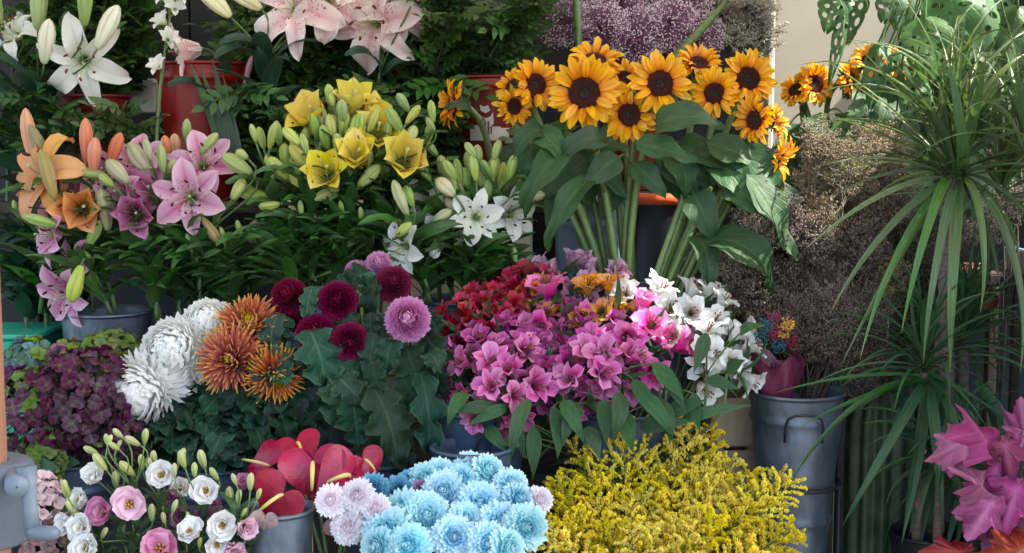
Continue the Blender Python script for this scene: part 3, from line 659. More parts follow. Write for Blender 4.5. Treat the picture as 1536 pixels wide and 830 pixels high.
def lisianthus(label, foot, y, blooms=(), buds=(), nleaf=6, group='lisianthus stems in the front bunch'):
    ft = P(*foot); root = thing('lisianthus', label, 'lisianthus', ft, group); ends = []
    for b in blooms:
        px, py, R, f, mt = b[:5]; op = b[5] if len(b) > 5 else 1.0; dy = b[6] if len(b) > 6 else rnd.uniform(-0.03, 0.03)
        c = P(px, py, y + dy); fv = F(*f); s = R * S(y + dy) / (0.0235 if op > 0.6 else 0.0185)
        base = c - fv * 0.016 * s; M0 = align(fv, base, s, rnd.uniform(0, 6)); bl = part('bloom', BM['lisi_core'][0], root, M0)
        rings = ((5, 0, 0.0, 1.0), (4, 1, 0.6, 0.92), (4, 2, 0.2, 0.82)) if op > 0.6 else ((4, 1, 0.3, 1.0), (4, 2, 0.0, 0.95), (3, 3, 0.5, 0.85))
        if op > 1.2: rings = rings[:2]
        for n, vi, off, q in rings:
            for k in range(n): part('petal', LP[mt][vi], bl, M0 @ rotz(2 * PI * k / n + off + rnd.uniform(-0.15, 0.15)) @ Matrix.Rotation(rnd.uniform(-0.15, 0.15), 4, 'X') @ Matrix.Scale(q * rnd.uniform(0.92, 1.05), 4))
        ends.append((base, fv))
    for (bx, by, L, ang) in buds:
        dy = rnd.uniform(-0.04, 0.04); c = P(bx, by, y + dy); d = Vector((math.sin(rad(ang)), rnd.uniform(-0.3, 0.1), math.cos(rad(ang)))).normalized()
        l = L * S(y); a = c - d * l * 0.5
        part('bud', BM['l_bud'][0], root, between(a, c + d * l * 0.6, Vector((0.2, -1, 0)), l * 0.5, l * 0.5)); ends.append((a, d))
    cen = sum((e[0] for e in ends), Vector()) / len(ends); nd_ = cen.lerp(ft, 0.32) + Vector((0, 0.01, 0))
    main = bez(ft, ft.lerp(nd_, 0.4), nd_ - Vector((0, 0, 0.05)), nd_, 8); paths = [(main, 0.0026)]
    for e, f in ends:
        l = (e - nd_).length; paths.append((bez(nd_, nd_.lerp(e, 0.5) + Vector((0, 0, 0.1 * l)), e - f * 0.35 * l, e, 6), 0.0013))
    part('stem', stem_mesh(paths, M['stem_pale'], 5), root)
    add_leaves(root, main, nleaf, 'lisi_leaf', 0.05, 0.016, 0.3, 1.0, flat=0.9)
    return root

# hydrangea
for k in ('h_purple', 'h_green', 'h_blue', 'h_pink', 'h_mauve'):
    def fl(i):
        m = MB()
        for q in range(4):
            R = Matrix.Rotation(q * PI / 2 + rnd.uniform(-0.1, 0.1), 3, 'Z'); dz = 0.0008 * (q % 2)
            rows = petal_rows(0.0135, 0.0155, rad(45), rad(0 + rnd.uniform(-40, 40)), roundp, 5, 5, cup=rnd.uniform(0.0, 0.6), ruffle=0.0018, ph=q + i, base=0.001)
            m.grid([[(R @ p + Vector((0, 0, dz)), u, v) for p, u, v in r] for r in rows])
        m.tube([Vector((0, 0, -0.018)), Vector((0, 0, 0.0012))], [0.0006, 0.0014], 4, 1)
        return m.build('floret', [M[k], M['calyx']])
    variants(k, 3, fl)
variants('hyd_leaf', 3, lambda i: unitleaf('leaf', M['hyd_leaf'], heart, 9, 5, 0.3 + 0.3 * i, 0.65, fold=0.12, ruffle=0.03, rfreq=4))
def hydrangea(label, mix, px, py, R, foot, y, n=80, f=(0, 0.4, 1), fs=1.0, nleaf=3):
    c = P(px, py, y); r = R * S(y); ft = P(*foot); root = thing('hydrangea', label, 'hydrangea', ft, 'cut hydrangea heads'); fv = F(*f)
    paths = []
    for k in range(n):
        z = 1 - 1.35 * (k + 0.5) / n; a = k * 2.39996; q = math.sqrt(max(0, 1 - z * z))
        M1 = align(fv, Vector((0, 0, 0)), 1, 0).to_3x3(); d = M1 @ Vector((q * math.cos(a), q * math.sin(a), z))
        d = (d + jit(0.08)).normalized(); p = c + d * r * rnd.uniform(0.86, 1.08)
        part('floret', pick(rnd.choice(mix)), root, align((d + jit(0.3)).normalized(), p, fs * rnd.uniform(0.85, 1.25), rnd.uniform(0, 6)))
        if k % 4 == 0: paths.append((bez(c - fv * r * 0.8, c - fv * r * 0.3, c + d * r * 0.4, p - d * 0.012, 4), 0.0011))
    main = bez(ft, ft.lerp(c, 0.5), c - fv * r * 1.4, c - fv * r * 0.7, 8); paths.append((main, 0.004))
    part('stem', stem_mesh(paths, M['stem_dark'], 5), root)
    add_leaves(root, main, nleaf, 'hyd_leaf', 0.09, 0.06, 0.5, 0.98, droop=0.5)
    return root
# anthurium
def spathe(mat, name='spathe'):
    m = MB(); N = 36; rings = 7; rows = []
    for j in range(rings):
        k = j / (rings - 1); row = []
        for i in range(N + 1):
            t = 2 * PI * i / N
            x = 16 * math.sin(t)**3; y = -(13 * math.cos(t) - 5 * math.cos(2 * t) - 2 * math.cos(3 * t) - math.cos(4 * t))
            x *= k / 17; y = (y + 4) * k / 17 
            z = 0.30 * (x * x) * 1.2 - 0.22 * max(0, y)**2 + 0.05 * math.sin(3 * t + 1) * k**3 + 0.03 * math.sin(5 * t) * k**3
            row.append((Vector((x, y, z)), 0.5 + x * 0.5, 0.25 + y * 0.6))
        rows.append(row)
    m.grid(rows); return m.build(name, M[mat])
BM['spathe'] = [spathe('anthurium')]; BM['spathe_grey'] = [spathe('anth_grey')]
m = MB(); m.tube(bez(Vector((0, 0, 0)), Vector((0, 0.02, 0.30)), Vector((0, 0.35, 0.62)), Vector((0.05, 0.8, 0.62)), 8), [0.05, 0.062, 0.066, 0.066, 0.064, 0.06, 0.055, 0.048, 0.03], 10); BM['spadix'] = [m.build('spadix', M['spadix'])]
def anthurium(label, px, py, R, f, roll, foot, y, key='spathe', sp=True):
    c = P(px, py, y); ft = P(*foot); root = thing('anthurium', label, 'anthurium', ft, 'cut anthuriums'); fv = F(*f)
    M0 = align(fv, c, R * S(y), rad(roll))
    part('spathe', BM[key][0], root, M0)
    if sp: part('spadix', BM['spadix'][0], root, M0 @ Matrix.Translation((0, 0, 0.01)))
    part('stem', stem_mesh([(bez(ft, ft.lerp(c, 0.5), c - fv * 0.05 - Vector((0, 0, 0.05)), c - fv * 0.001, 10), 0.003)], M['stem_pale'], 6), root)

# goldenrod
def plume(i):
    m = MB(); L = 0.15; bend = rnd.uniform(0.02, 0.05)
    axis = bez(Vector((0, 0, 0)), Vector((0, 0, L * 0.4)), Vector((bend * 0.4, 0, L * 0.8)), Vector((bend, 0, L)), 12)
    m.tube(axis, [0.0016] * 8 + [0.001] * 5, 4, 1)
    for k in range(20):
        t = 0.05 + 0.95 * k / 20; q = t * 11.99; p = axis[int(q)].lerp(axis[int(q) + 1], q % 1)
        a = k * 2.4 + rnd.uniform(-0.4, 0.4); l = (0.066 * (1 - t)**0.7 + 0.014) * rnd.uniform(0.8, 1.15)
        o = Vector((math.cos(a), math.sin(a), 0))
        up = rnd.uniform(.55, .95); br = bez(p, p + o * l * 0.4 + Vector((0, 0, l * 0.45 * up)), p + o * l * 0.75 + Vector((0, 0, l * 0.8 * up)), p + o * l * 0.95 + Vector((0, 0, l * 0.78 * up)), 8)
        m.tube(br, 0.0007, 3, 1, cap=False)
        nb = int(10 + l * 640)
        for b in range(nb):
            u = 0.1 + 0.9 * (b + rnd.random()) / nb; q = min(7.99, u * 8); c = br[int(q)].lerp(br[int(q) + 1], q % 1)
            s = 0.0036 * (1.1 - 0.5 * u)
            c = c + Vector((rnd.uniform(-s, s), rnd.uniform(-s, s), rnd.uniform(-0.2 * s, s * 1.3)))
            m.blob(c, rnd.uniform(0.0019, 0.0030), 0, q=(rnd.uniform(.7, 1.2), rnd.uniform(.7, 1.2), rnd.uniform(1, 1.6)))
    for k in range(7):   # narrow leaves below the plume
        a = k * 2.4; o = Vector((math.cos(a), math.sin(a), 0)); z = 0.005 + 0.008 * k
        rows = petal_rows(0.05, 0.008, 0.7, 0.1, lance, 5, 3, fold=0.2); R = Matrix.Rotation(a, 3, 'Z')
        m.grid([[(R @ pp + Vector((0, 0, z)), u, v) for pp, u, v in r] for r in rows], 2)
    return m.build('plume', [M['solidago'], M['stem'], M['alstro_leaf']], smooth=False)
variants('plume', 5, plume)
def goldenrod(label, px, py, foot, y, s=1.0, lean=None):
    tip = P(px, py, y); ft = P(*foot); root = thing('goldenrod', label, 'goldenrod', ft, 'goldenrod stems in the yellow bunch')
    d = (tip - ft); dn = (d.normalized() + Vector((0, -0.25, 0.15))).normalized()
    base = tip - dn * 0.15 * s
    a = align(dn, base, s, rnd.uniform(0, 6))
    part('plume', pick('plume'), root, a, kind='stuff')
    part('stem', stem_mesh([(bez(ft, ft.lerp(base, 0.5) + Vector((0, 0, 0.02)), base - dn * 0.06, base, 6), 0.002)], M['stem'], 5), root)

# airy stuff
def puff(mats, R, n, ns, r):
    def g(i):
        m = MB()
        for k in range(ns):
            d = jit(1).normalized(); 
            m.tube([d * 0.004, d * R * 0.5 + jit(0.006), d * R * 0.93], [0.0011, 0.0008, 0.0005], 3, 0, cap=False)
        for k in range(n):
            d = jit(1).normalized(); p = d * R * (0.72 + 0.33 * rnd.random()**0.7)
            m.blob(p, rnd.uniform(0.6, 1.25) * r, 1)
        return m.build('bloom', [M[x] for x in mats], smooth=False)
    return g
variants('puff_purple', 3, puff(('gyp_purple', 'gyp_white'), 0.068, 1100, 330, 0.0019))
def cloud(mats, n, r, L, spread, sub=7):
    def g(i):
        m = MB()
        for k in range(n):
            a = k * 2.4; t = 0.25 + 0.75 * (k / n); o = Vector((math.cos(a), math.sin(a), 0)); p0 = Vector((0, 0, L * t * 0.55))
            p1 = p0 + o * spread * rnd.uniform(0.3, 1) * (1.1 - 0.4 * t) + Vector((0, 0, L * rnd.uniform(0.12, 0.45)))
            br = bez(p0, p0.lerp(p1, 0.4) + Vector((0, 0, 0.02)), p1 - Vector((0, 0, 0.01)), p1, 4); m.tube(br, [0.0011, 0.001, 0.0008, 0.0007, 0.0005], 3, 0, cap=False)
            for q in range(sub):
                c = br[rnd.randint(2, 4)]; e = c + Vector((rnd.uniform(-1, 1), rnd.uniform(-1, 1), rnd.uniform(-0.1, 1.2))) * 0.017
                m.tube([c, e], 0.0005, 3, 0, cap=False)
                for z in range(3): m.blob(c.lerp(e, rnd.uniform(0.4, 1.1)) + jit(0.004), r * rnd.uniform(0.6, 1.3), 1, q=(rnd.uniform(.6, 1.4), rnd.uniform(.6, 1.4), rnd.uniform(.8, 1.8)))
        m.tube([Vector((0, 0, -0.1)), Vector((0, 0, L * 0.6))], 0.0016, 4, 0)
        return m.build('spray', [M[x] for x in mats], smooth=False)
    return g
variants('cream_cloud', 2, cloud(('gyp_stem', 'gyp_cream'), 46, 0.0020, 0.13, 0.07, 9))
variants('tan_cloud', 3, cloud(('dry_tan', 'dry_tan'), 46, 0.0017, 0.16, 0.05, 9))
variants('dark_cloud', 3, cloud(('stem_brown', 'dry_dark'), 46, 0.0019, 0.17, 0.05, 9))
def spray(name, label, cat, key, px, py, foot, y, s=1.0, group=None, tilt=0.25, smat='stem_brown'):
    c = P(px, py, y); ft = P(*foot); root = thing(name, label, cat, ft, group)
    d = ((c - ft).normalized() + Vector((rnd.uniform(-tilt, tilt), rnd.uniform(-tilt, 0), 0.1))).normalized()
    off = 0.0 if key.startswith('puff') else 0.08
    b = c - d * off * s
    part('bloom' if key.startswith('puff') else 'spray', pick(key), root, align(d, b, s, rnd.uniform(0, 6)), kind='stuff')
    part('stem', stem_mesh([(bez(ft, ft.lerp(b, 0.5), b - d * 0.05, b, 6), 0.0018)], M[smat], 4), root)

# pistacia
def pinn(i):
    m = MB(); n = 4; L = 0.080; bend = 0.35 + 0.15 * i
    ax = bez(Vector((0, 0, 0)), Vector((0, L * .35, L * .12 * bend)), Vector((0, L * .7, L * .05)), Vector((0, L, -L * .18 * bend)), 8)
    m.tube(ax, 0.0007, 3, 1, cap=False)
    def lf(p, ang, l, wd, tw):
        rows = petal_rows(l, wd, 0.25, -0.35, lance, 5, 3, fold=0.2)
        R = Matrix.Rotation(ang, 3, 'Z') @ Matrix.Rotation(tw, 3, 'Y'); m.grid([[(p + R @ q, u, v) for q, u, v in r] for r in rows], 0)
    for k in range(n):
        t = 0.22 + 0.7 * k / n; q = t * 7.99; p = ax[int(q)].lerp(ax[int(q) + 1], q % 1)
        for sgn in (-1, 1): lf(p, sgn * rnd.uniform(0.75, 1.15), L * 0.36 * (1.1 - 0.5 * abs(t - 0.5)), 0.0125, sgn * 0.3 + rnd.uniform(-0.5, 0.5))
    lf(ax[-1], 0, L * 0.34, 0.0125, 0)
    return m.build('leaf', [M['green_leaflet'], M['stem']])
variants('pinn', 5, pinn)
def greenery(label, px, py, foot, y, n=11, L=1.0, group='mastic branches in the foliage bunches', spread=0.5):
    tip = P(px, py, y); ft = P(*foot); root = thing('mastic_branch', label, 'foliage', ft, group)
    pts = bez(ft, ft.lerp(tip, 0.35) + Vector((0, 0, 0.05)), tip.lerp(ft, 0.3) + Vector((0, 0.02, 0.06)), tip, 14)
    part('stem', stem_mesh([(pts, [0.0022] * 10 + [0.0012] * 5)], M['stem_brown'], 4), root)
    for i in range(n):
        t = 0.45 + 0.54 * i / (n - 1); q = min(13.99, t * 14); p = pts[int(q)].lerp(pts[int(q) + 1], q % 1); tg = (pts[int(q) + 1] - pts[int(q)]).normalized()
        a = i * 2.2 + rnd.uniform(-0.5, 0.5); o = Vector((math.cos(a), -abs(math.sin(a)) * 0.9 - 0.1, 0.25 * math.sin(a * 3)))
        d = (o + tg * spread + jit(0.2)).normalized(); hint = Vector((0, -0.7, 0.8)) + jit(0.5)
        s = L * rnd.uniform(0.8, 1.2); x = between(p, p + d * s, hint, s); part('leaf', pick('pinn'), root, x)

# swiss cheese plant
def holey(i, n=5):
    m = MB(); 
    def W(v): return 0.36 * math.sin(PI * min(1, v * 0.96 + 0.02)**0.72)**0.85
    def pos(s, v):       # s -1..1, v 0..1
        x = s * W(v); y = v - 0.10 * abs(s) * (1 - v) 
        z = -0.22 * (v - 0.35)**2 * 2 - 0.10 * abs(s)**1.6 + 0.03 * math.sin(7 * v + 3 * s + i)
        return Vector((x, y, z))
    NB = 20
    for sgn in (-1, 1):
        for k in range(n):
            v0, v1 = k / n, (k + 1) / n; c = (v0 + v1) / 2; rows = [[], []]
            hole = 0 < k < n - 1
            sl = 0.16 * (1 - c)
            s0h, sc, rs, rv = 0, 0.45 + 0.08 * math.sin(k * 2.1 + i), 0.22 + 0.07 * math.sin(2 * k + i), (0.24 + .07 * math.sin(3 * k + i)) / n
            outer = []; inner = []
            for b in range(NB + 1):
                a = 2 * PI * b / NB; ca, sa = math.cos(a), math.sin(a)
                q = max(abs(ca), abs(sa)); bx, by = ca / q, sa / q
                s = 0.5 + 0.5 * bx; v = c + by * (v1 - v0) / 2
                if bx > 0.99: s = 1 - 0.05 * by * by + 0.0
                outer.append((s, v)); inner.append((sc + rs * ca, c + rv * sa) if hole else (0.5 + 0.001 * ca, c + 0.001 * sa))
            rws = []
            for f in (0.0, 0.5, 1.0):
                rws.append([(pos(sgn * (o[0] * (1 - f) + h[0] * f), min(1, max(0, (o[1] * (1 - f) + h[1] * f)))), 0.5 + sgn * 0.5 * (o[0] * (1 - f) + h[0] * f), o[1] * (1 - f) + h[1] * f) for o, h in zip(outer, inner)])
            if sgn < 0: rws = rws[::-1]
            m.grid(rws)
    return m.build('leaf', M['monstera'])
variants('holey', 3, holey)

# long strap leaves
variants('strap', 5, lambda i: unitleaf('leaf', M['dracaena_leaf'], blade, 14, 5, 0.12 + 0.25 * i, 0.06, fold=0.4, ruffle=0.0))
variants('strap_young', 4, lambda i: unitleaf('leaf', M['spider_leaf'], blade, 12, 5, 0.2 + 0.25 * i, 0.06, fold=0.4))
def rosette(root, c, n, L, wid, key, lo=-0.6, hi=1.2, fwd=0.7):
    for i in range(n):
        a = i * 2.39996 + rnd.uniform(-0.3, 0.3); el = lo + (hi - lo) * ((i + 0.5) / n)**0.8 + rnd.uniform(-0.15, 0.15)
        d = Vector((math.cos(a) * math.cos(el), math.sin(a) * math.cos(el) * fwd - 0.12, math.sin(el))).normalized(); l = L * rnd.uniform(0.65, 1.12)
        part('leaf', pick(key), root, between(c + d * 0.008 + Vector((0, 0, 0.04 * (i / n))), c + d * l, Vector((0, -0.25, 1)) + jit(0.25) - d * 0.2, wid * rnd.uniform(0.8, 1.2)))
# dyed oak leaves
variants('pink_oak', 4, lambda i: unitleaf('leaf', M['pink_oak'], lobed(2.7 + .3 * (i % 2), 0.72, True, lambda v: 1.3), 40, 11, 0.35 + 0.3 * i, 0.85, fold=0.35 + 0.25 * (i % 2), ruffle=0.10, rfreq=1.3, twist=0.25 * (i - 1.5), ph=i * 1.7))
variants('red_oak', 2, lambda i: unitleaf('leaf', M['red_oak'], lobed(3.0, 0.5, True, lambda v: 1.3), 25, 9, 0.6 + 0.3 * i, 0.8, fold=0.3, ruffle=0.12, rfreq=1.6, ph=i))

def maple(i, mat):
    m = MB(); N = 84; RG = 8; rows = []
    lobes = ((0, .40, .62), (.85, .30, .52), (-.85, .28, .52), (1.75, .18, .48), (-1.75, .20, .48), (.42, .07, .16), (-.42, .07, .16), (1.25, .06, .16), (-1.25, .06, .16), (.2, .05, .1), (-.2, .05, .1))
    for j in range(RG):
        k = j / (RG - 1); row = []
        for q in range(N + 1):
            a = -PI + 2 * PI * q / N
            r = .27 + sum(A * max(0, 1 - abs(a - (c + .06 * math.sin(i * 3 + c * 5))) / w_)**1.25 for c, A, w_ in lobes)
            r *= (1 - .45 * max(0, abs(a) - 2.4))
            x, y = r * k * math.sin(a), .34 + r * k * math.cos(a)
            rid = max(math.cos(max(-1, min(1, (a - c) / .5)) * PI / 2)**2 for c, _, _ in lobes[:5])
            z = -.55 * (1 + .4 * (i % 2)) * (r * k)**1.8 + .07 * rid * k + .16 * math.sin(3 * a + i) * k * k + .05 * math.sin(9 * a + 2 * i) * k**3 - (.45 + .2 * (i % 3)) * abs(x)**1.4 * .8
            row.append((Vector((x, y, z)), .5 + x * .6, y))
        rows.append(row)
    m.grid(rows); return m.build('leaf', M[mat])
BM['pink_oak'] = [maple(i, 'pink_oak') for i in range(5)]; BM['red_oak'] = [maple(i, 'red_oak') for i in range(2)]
# buckets
def bucket(name, label, px, py, y, wpx, zbot, mat, taper=0.74, bands=(0.22,), ears=True, n=40, group=None, cat='bucket', rimmat=None, ear_az=(-0.9, 2.2), drop=0.05):
    c = P(px, py, y); R = wpx / 2 * S(y); h = c.z - zbot; root = thing(name, label, cat, Vector((c.x, c.y, zbot)), group)
    rb = R * taper; th = 0.0025; prof = [(0.001, 0.004), (rb - 0.004, 0.004), (rb, 0.0)]
    N = 60
    for i in range(N + 1):
        t = i / N; r = rb + (R - rb) * t; d = 0
        for b in bands: d += 0.005 * math.exp(-((1 - t - b) * h / 0.006)**2)
        prof.append((r + d, h * t))
    prof += [(R + 0.004, h - 0.002), (R + 0.005, h + 0.002), (R + 0.002, h + 0.005), (R - th, h + 0.003), (R - th - 0.001, h - 0.01), (rb - th, 0.012), (0.001, 0.010)]
    m = MB(); m.lathe(prof, n); part('body', m.build('body', M[mat]), root, Matrix.Translation((c.x, c.y, zbot)))
    if rimmat:
        m = MB(); m.lathe([(R + 0.0045, h - 0.018), (R + 0.009, h - 0.012), (R + 0.009, h + 0.006), (R - 0.003, h + 0.007)], n); part('rim', m.build('rim', M[rimmat]), root, Matrix.Translation((c.x, c.y, zbot)))
    if ears:
        for a in ear_az:
            o = Vector((math.cos(a), math.sin(a), 0)); t_ = Vector((-o.y, o.x, 0)); b0 = Vector((c.x, c.y, c.z)) + o * (R + 0.002)
            hw = min(0.035, R * 0.42)
            q = lambda s, z, k: b0 + t_ * s + Vector((0, 0, z)) + o * (k - (R - rb) * (-z) / h)
            pts = [q(-hw, -drop - 0.03, 0.003), q(-hw, -drop, 0.006), q(-hw * 0.9, -0.034, 0.010), q(-hw * 0.55, -0.026, 0.014), q(0, -0.024, 0.016), q(hw * 0.55, -0.026, 0.014), q(hw * 0.9, -0.034, 0.010), q(hw, -drop, 0.006), q(hw, -drop - 0.03, 0.003)]
            m = MB(); m.tube(pts, 0.0028, 6); part('handle', m.build('handle', M['wire']), root)
    return root
def boxpart(name, root, mat, x0, x1, y0, y1, z0, z1, bev=0.004):
    m = MB(); b = min(bev, (x1 - x0) / 3, (y1 - y0) / 3, (z1 - z0) / 3)
    vs = []; 
    import itertools
    bm_v = {}
    def V(*p):
        if p not in bm_v: bm_v[p] = len(vs); vs.append(p)
        return bm_v[p]
    X, Y, Z = (x0, x1), (y0, y1), (z0, z1); s = (1, -1); fs = []
    for i in (0, 1):
        fs.append([V(X[i], Y[a] + s[a] * b, Z[c] + s[c] * b) for a, c in ((0, 0), (1, 0), (1, 1), (0, 1))])
        fs.append([V(X[a] + s[a] * b, Y[i], Z[c] + s[c] * b) for a, c in ((0, 0), (1, 0), (1, 1), (0, 1))])
        fs.append([V(X[a] + s[a] * b, Y[c] + s[c] * b, Z[i]) for a, c in ((0, 0), (1, 0), (1, 1), (0, 1))])
    for i in (0, 1):
        for j in (0, 1):
            fs.append([V(X[i], Y[j] + s[j] * b, Z[0] + b), V(X[i], Y[j] + s[j] * b, Z[1] - b), V(X[i] + s[i] * b, Y[j], Z[1] - b), V(X[i] + s[i] * b, Y[j], Z[0] + b)])
            fs.append([V(X[i], Y[0] + b, Z[j] + s[j] * b), V(X[i], Y[1] - b, Z[j] + s[j] * b), V(X[i] + s[i] * b, Y[1] - b, Z[j]), V(X[i] + s[i] * b, Y[0] + b, Z[j])])
            fs.append([V(X[0] + b, Y[i], Z[j] + s[j] * b), V(X[1] - b, Y[i], Z[j] + s[j] * b), V(X[1] - b, Y[i] + s[i] * b, Z[j]), V(X[0] + b, Y[i] + s[i] * b, Z[j])])
            for k in (0, 1): fs.append([V(X[i], Y[j] + s[j] * b, Z[k] + s[k] * b), V(X[i] + s[i] * b, Y[j], Z[k] + s[k] * b), V(X[i] + s[i] * b, Y[j] + s[j] * b, Z[k])])
    m.add(vs, fs, [(v[0], v[2]) for v in vs])
    me = m.build(name, M[mat], smooth=False)
    import bmesh
    b_ = bmesh.new(); b_.from_mesh(me); bmesh.ops.recalc_face_normals(b_, faces=b_.faces); b_.to_mesh(me); b_.free()
    return part(name, me, root)
# ================================================================== the setting
def struct(name, mesh, loc=(0, 0, 0), parent=None):
    o = link(bpy.data.objects.new(name, mesh)); o.location = loc
    if parent is None: o['kind'] = 'structure'
    return o
m = MB(); m.grid([[(Vector((x, y, 0)), (x + 30) / 60, (y + 30) / 60) for x in np.linspace(-30, 30, 13)] for y in np.linspace(-30, 30, 13)])
struct('ground', m.build('ground', M['paving']))
WX = P(1163, 50, 1.5).x
m = MB(); m.box(-6, P(1348, 0, 1.5).x, 1.5, 1.7, 0, 3.0); struct('wall', m.build('wall', M['wall'], smooth=False))
t = thing('door_post', 'cream painted door post standing against the beige wall', 'post', Vector((P(1154, 50, 1.3).x, 1.3, 0)))
boxpart('post', t, 'wall', P(1143, 0, 1.3).x, P(1162, 0, 1.3).x, 1.28, 1.34, 0, 2.6)
boxpart('stop_bead', t, 'cream_board', P(1150, 0, 1.3).x, P(1160, 0, 1.3).x, 1.265, 1.278, 0, 2.6)
t = thing('dark_backdrop', 'dark board screen behind the foliage buckets', 'screen', Vector((0, 1.14, 0)))
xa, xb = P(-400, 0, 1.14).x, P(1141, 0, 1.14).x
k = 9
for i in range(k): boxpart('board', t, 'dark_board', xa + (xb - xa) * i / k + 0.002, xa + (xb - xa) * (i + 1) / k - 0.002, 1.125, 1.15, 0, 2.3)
t = thing('dark_backdrop', 'dark backdrop boards added behind the hanging cheese plant in place of dark greenery', 'screen', Vector((1.3, 1.5, 0)))  # backdrop added to darken this side, where dark greenery belongs
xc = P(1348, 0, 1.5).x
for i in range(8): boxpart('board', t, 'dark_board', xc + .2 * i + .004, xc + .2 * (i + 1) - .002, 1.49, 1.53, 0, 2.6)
t = thing('low_backdrop', 'low dark backdrop added to darken the gap behind the tall galvanised bucket', 'screen', Vector((.7, 1.0, 0)))  # added to keep the sunlit wall from showing through the gap
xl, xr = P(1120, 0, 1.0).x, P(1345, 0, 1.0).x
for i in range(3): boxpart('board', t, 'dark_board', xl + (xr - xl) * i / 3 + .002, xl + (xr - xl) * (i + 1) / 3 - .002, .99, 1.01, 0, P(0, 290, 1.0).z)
# display stand
t = thing('display_stand', 'dark wooden stepped stand carrying the flower buckets', 'stand', Vector((0, 0.4, 0)))
Z1, Z2, Z3, ZF = 0.42, 0.60, 1.10, 0.30
for (z, y0, y1, n) in ((Z1, -0.10, 0.21, 3), (Z2, 0.22, 0.58, 3), (Z3, 0.60, 1.08, 4), (ZF, -0.45, -0.11, 3)):
    for i in range(n): boxpart('board', t, 'shelf', -1.3, 0.42 if z != Z3 else 0.55, y0 + (y1 - y0) * i / n + 0.003, y0 + (y1 - y0) * (i + 1) / n - 0.003, z - 0.025, z)
for x in (-1.25, -0.4, 0.38):
    for (y, z) in ((-0.42, ZF), (-0.13, ZF), (0.19, Z1), (0.56, Z2), (1.06, Z3), (0.63, Z3)): boxpart('leg', t, 'shelf', x - 0.02, x + 0.02, y - 0.02, y + 0.02, 0, z - 0.027)
t = thing('cream_panel', 'cream back panel glimpsed between the lily leaves', 'panel', Vector((P(590, 0, .595).x, .595, Z2)))
a, b = P(432, 520, .595), P(800, 300, .595)
for i in range(4):
    boxpart('board', t, 'cream_board', a.x + (b.x - a.x) * i / 4 + 0.002, a.x + (b.x - a.x) * (i + 1) / 4 - 0.002, 0.584, 0.598, Z2 + 0.002, b.z)
# unseen canvas overhead and side boards, added to block the sun
t = thing('added_awning', 'unseen cream canvas added overhead to shade the flower stall', 'added_awning', Vector((0, 1.5, 2.5)))  # out of view, its edge shaped to leave only the upper right sunlit
XE = 1.50
m = MB(); rows = []
for j in range(9):
    rows.append([(Vector((-3.2 + (XE + 3.2) * i / 16, 1.5 - 3.4 * j / 8, 2.55 - 0.24 * j / 8 - 0.03 * math.sin(PI * j / 8) + 0.01 * math.cos(i * PI))), i / 16, j / 8) for i in range(17)])
m.grid(rows); part('canvas', m.build('canvas', M['canvas']), t)
m = MB(); m.grid([[(Vector((XE + .002 + (2.3 - XE) * i / 4, -.22 - 1.68 * j / 6, 2.43 - .12 * j / 6)), i / 4, j / 6) for i in range(5)] for j in range(7)]); part('canvas', m.build('canvas', M['canvas']), t)  # extra unseen strip added to keep the sun off the front flowers
m = MB(); m.tube([Vector((-3.2, -1.9, 2.29)), Vector((2.3, -1.9, 2.29))], 0.02, 10); part('front_bar', m.build('front_bar', M['grey_plastic']), t)
t = thing('shade_panel', 'blue grey boards beside the stall, mostly unseen, added to block the sun', 'panel', Vector((1.13, 0, 0)))
for i in range(4): boxpart('board', t, 'blue_plastic', 1.13, 1.15, -0.55 + 0.26 * i + 0.002, -0.55 + 0.26 * (i + 1) - 0.002, 0, 1.62)  # out of view, height set to shade the lower right
boxpart('board', t, 'blue_plastic', 1.13, 1.15, .492, .66, 0, 1.0)
for i in range(4): boxpart('board', t, 'blue_plastic', 1.62, 1.64, .52 + .27 * i + .002, .52 + .27 * (i + 1) - .002, 0, 2.12)  # taller unseen boards added to shade the rear leaves
# parasol pole with crank
yp = -1.0; pc = P(-30, 700, yp); pr = 40 * S(yp)
t = thing('parasol', 'brown wooden parasol pole with a grey crank housing', 'parasol', Vector((pc.x, yp, 0)))
m = MB(); m.lathe([(pr, 0.03), (pr, 2.28)], 28, c=Vector((pc.x, yp, 0))); part('pole', m.build('pole', M['pole_wood']), t)
m = MB(); m.lathe([(0.001, 0.03), (0.22, 0.028), (0.24, 0.015), (0.24, 0.001)], 32, c=Vector((pc.x, yp, 0))); part('base', m.build('base', M['grey_plastic']), t)
z0, z1 = P(0, 812, yp).z, P(0, 692, yp).z; hr = 78 * S(yp) - 0.002
m = MB(); m.lathe([(pr + 0.001, z0), (hr - .006, z0), (hr - 0.002, z0 + 0.004), (hr - 0.004, z0 + 0.045), (hr, z0 + 0.05), (hr + 0.003, z1 - 0.012), (hr + 0.001, z1 - 0.003), (hr - 0.006, z1), (pr + 0.001, z1)], 32, c=Vector((pc.x, yp, 0)))
hz = part('crank_housing', m.build('crank_housing', M['grey_plastic']), t)
hx = P(36, 712, yp - 0.03); m = MB()
m.lathe([(0.001, -0.03), (0.011, -0.03), (0.0125, -0.022), (0.0125, 0.012), (0.011, 0.016), (0.001, 0.017)], 18); hub = m.build('crank_hub', M['grey_plastic'])
part('crank_hub', hub, hz, align(F(0.35, 0, 1), hx + Vector((0.0, -0.02, -0.004))))
arm = [P(40, 700, yp - .05), P(43, 730, yp - .052), P(46, 765, yp - .055), P(49, 797, yp - .058)]
m = MB(); m.tube(arm, [0.0105, 0.0085, 0.0075, 0.0085], 10); ha = part('crank_handle', m.build('crank_handle', M['grey_plastic']), t)
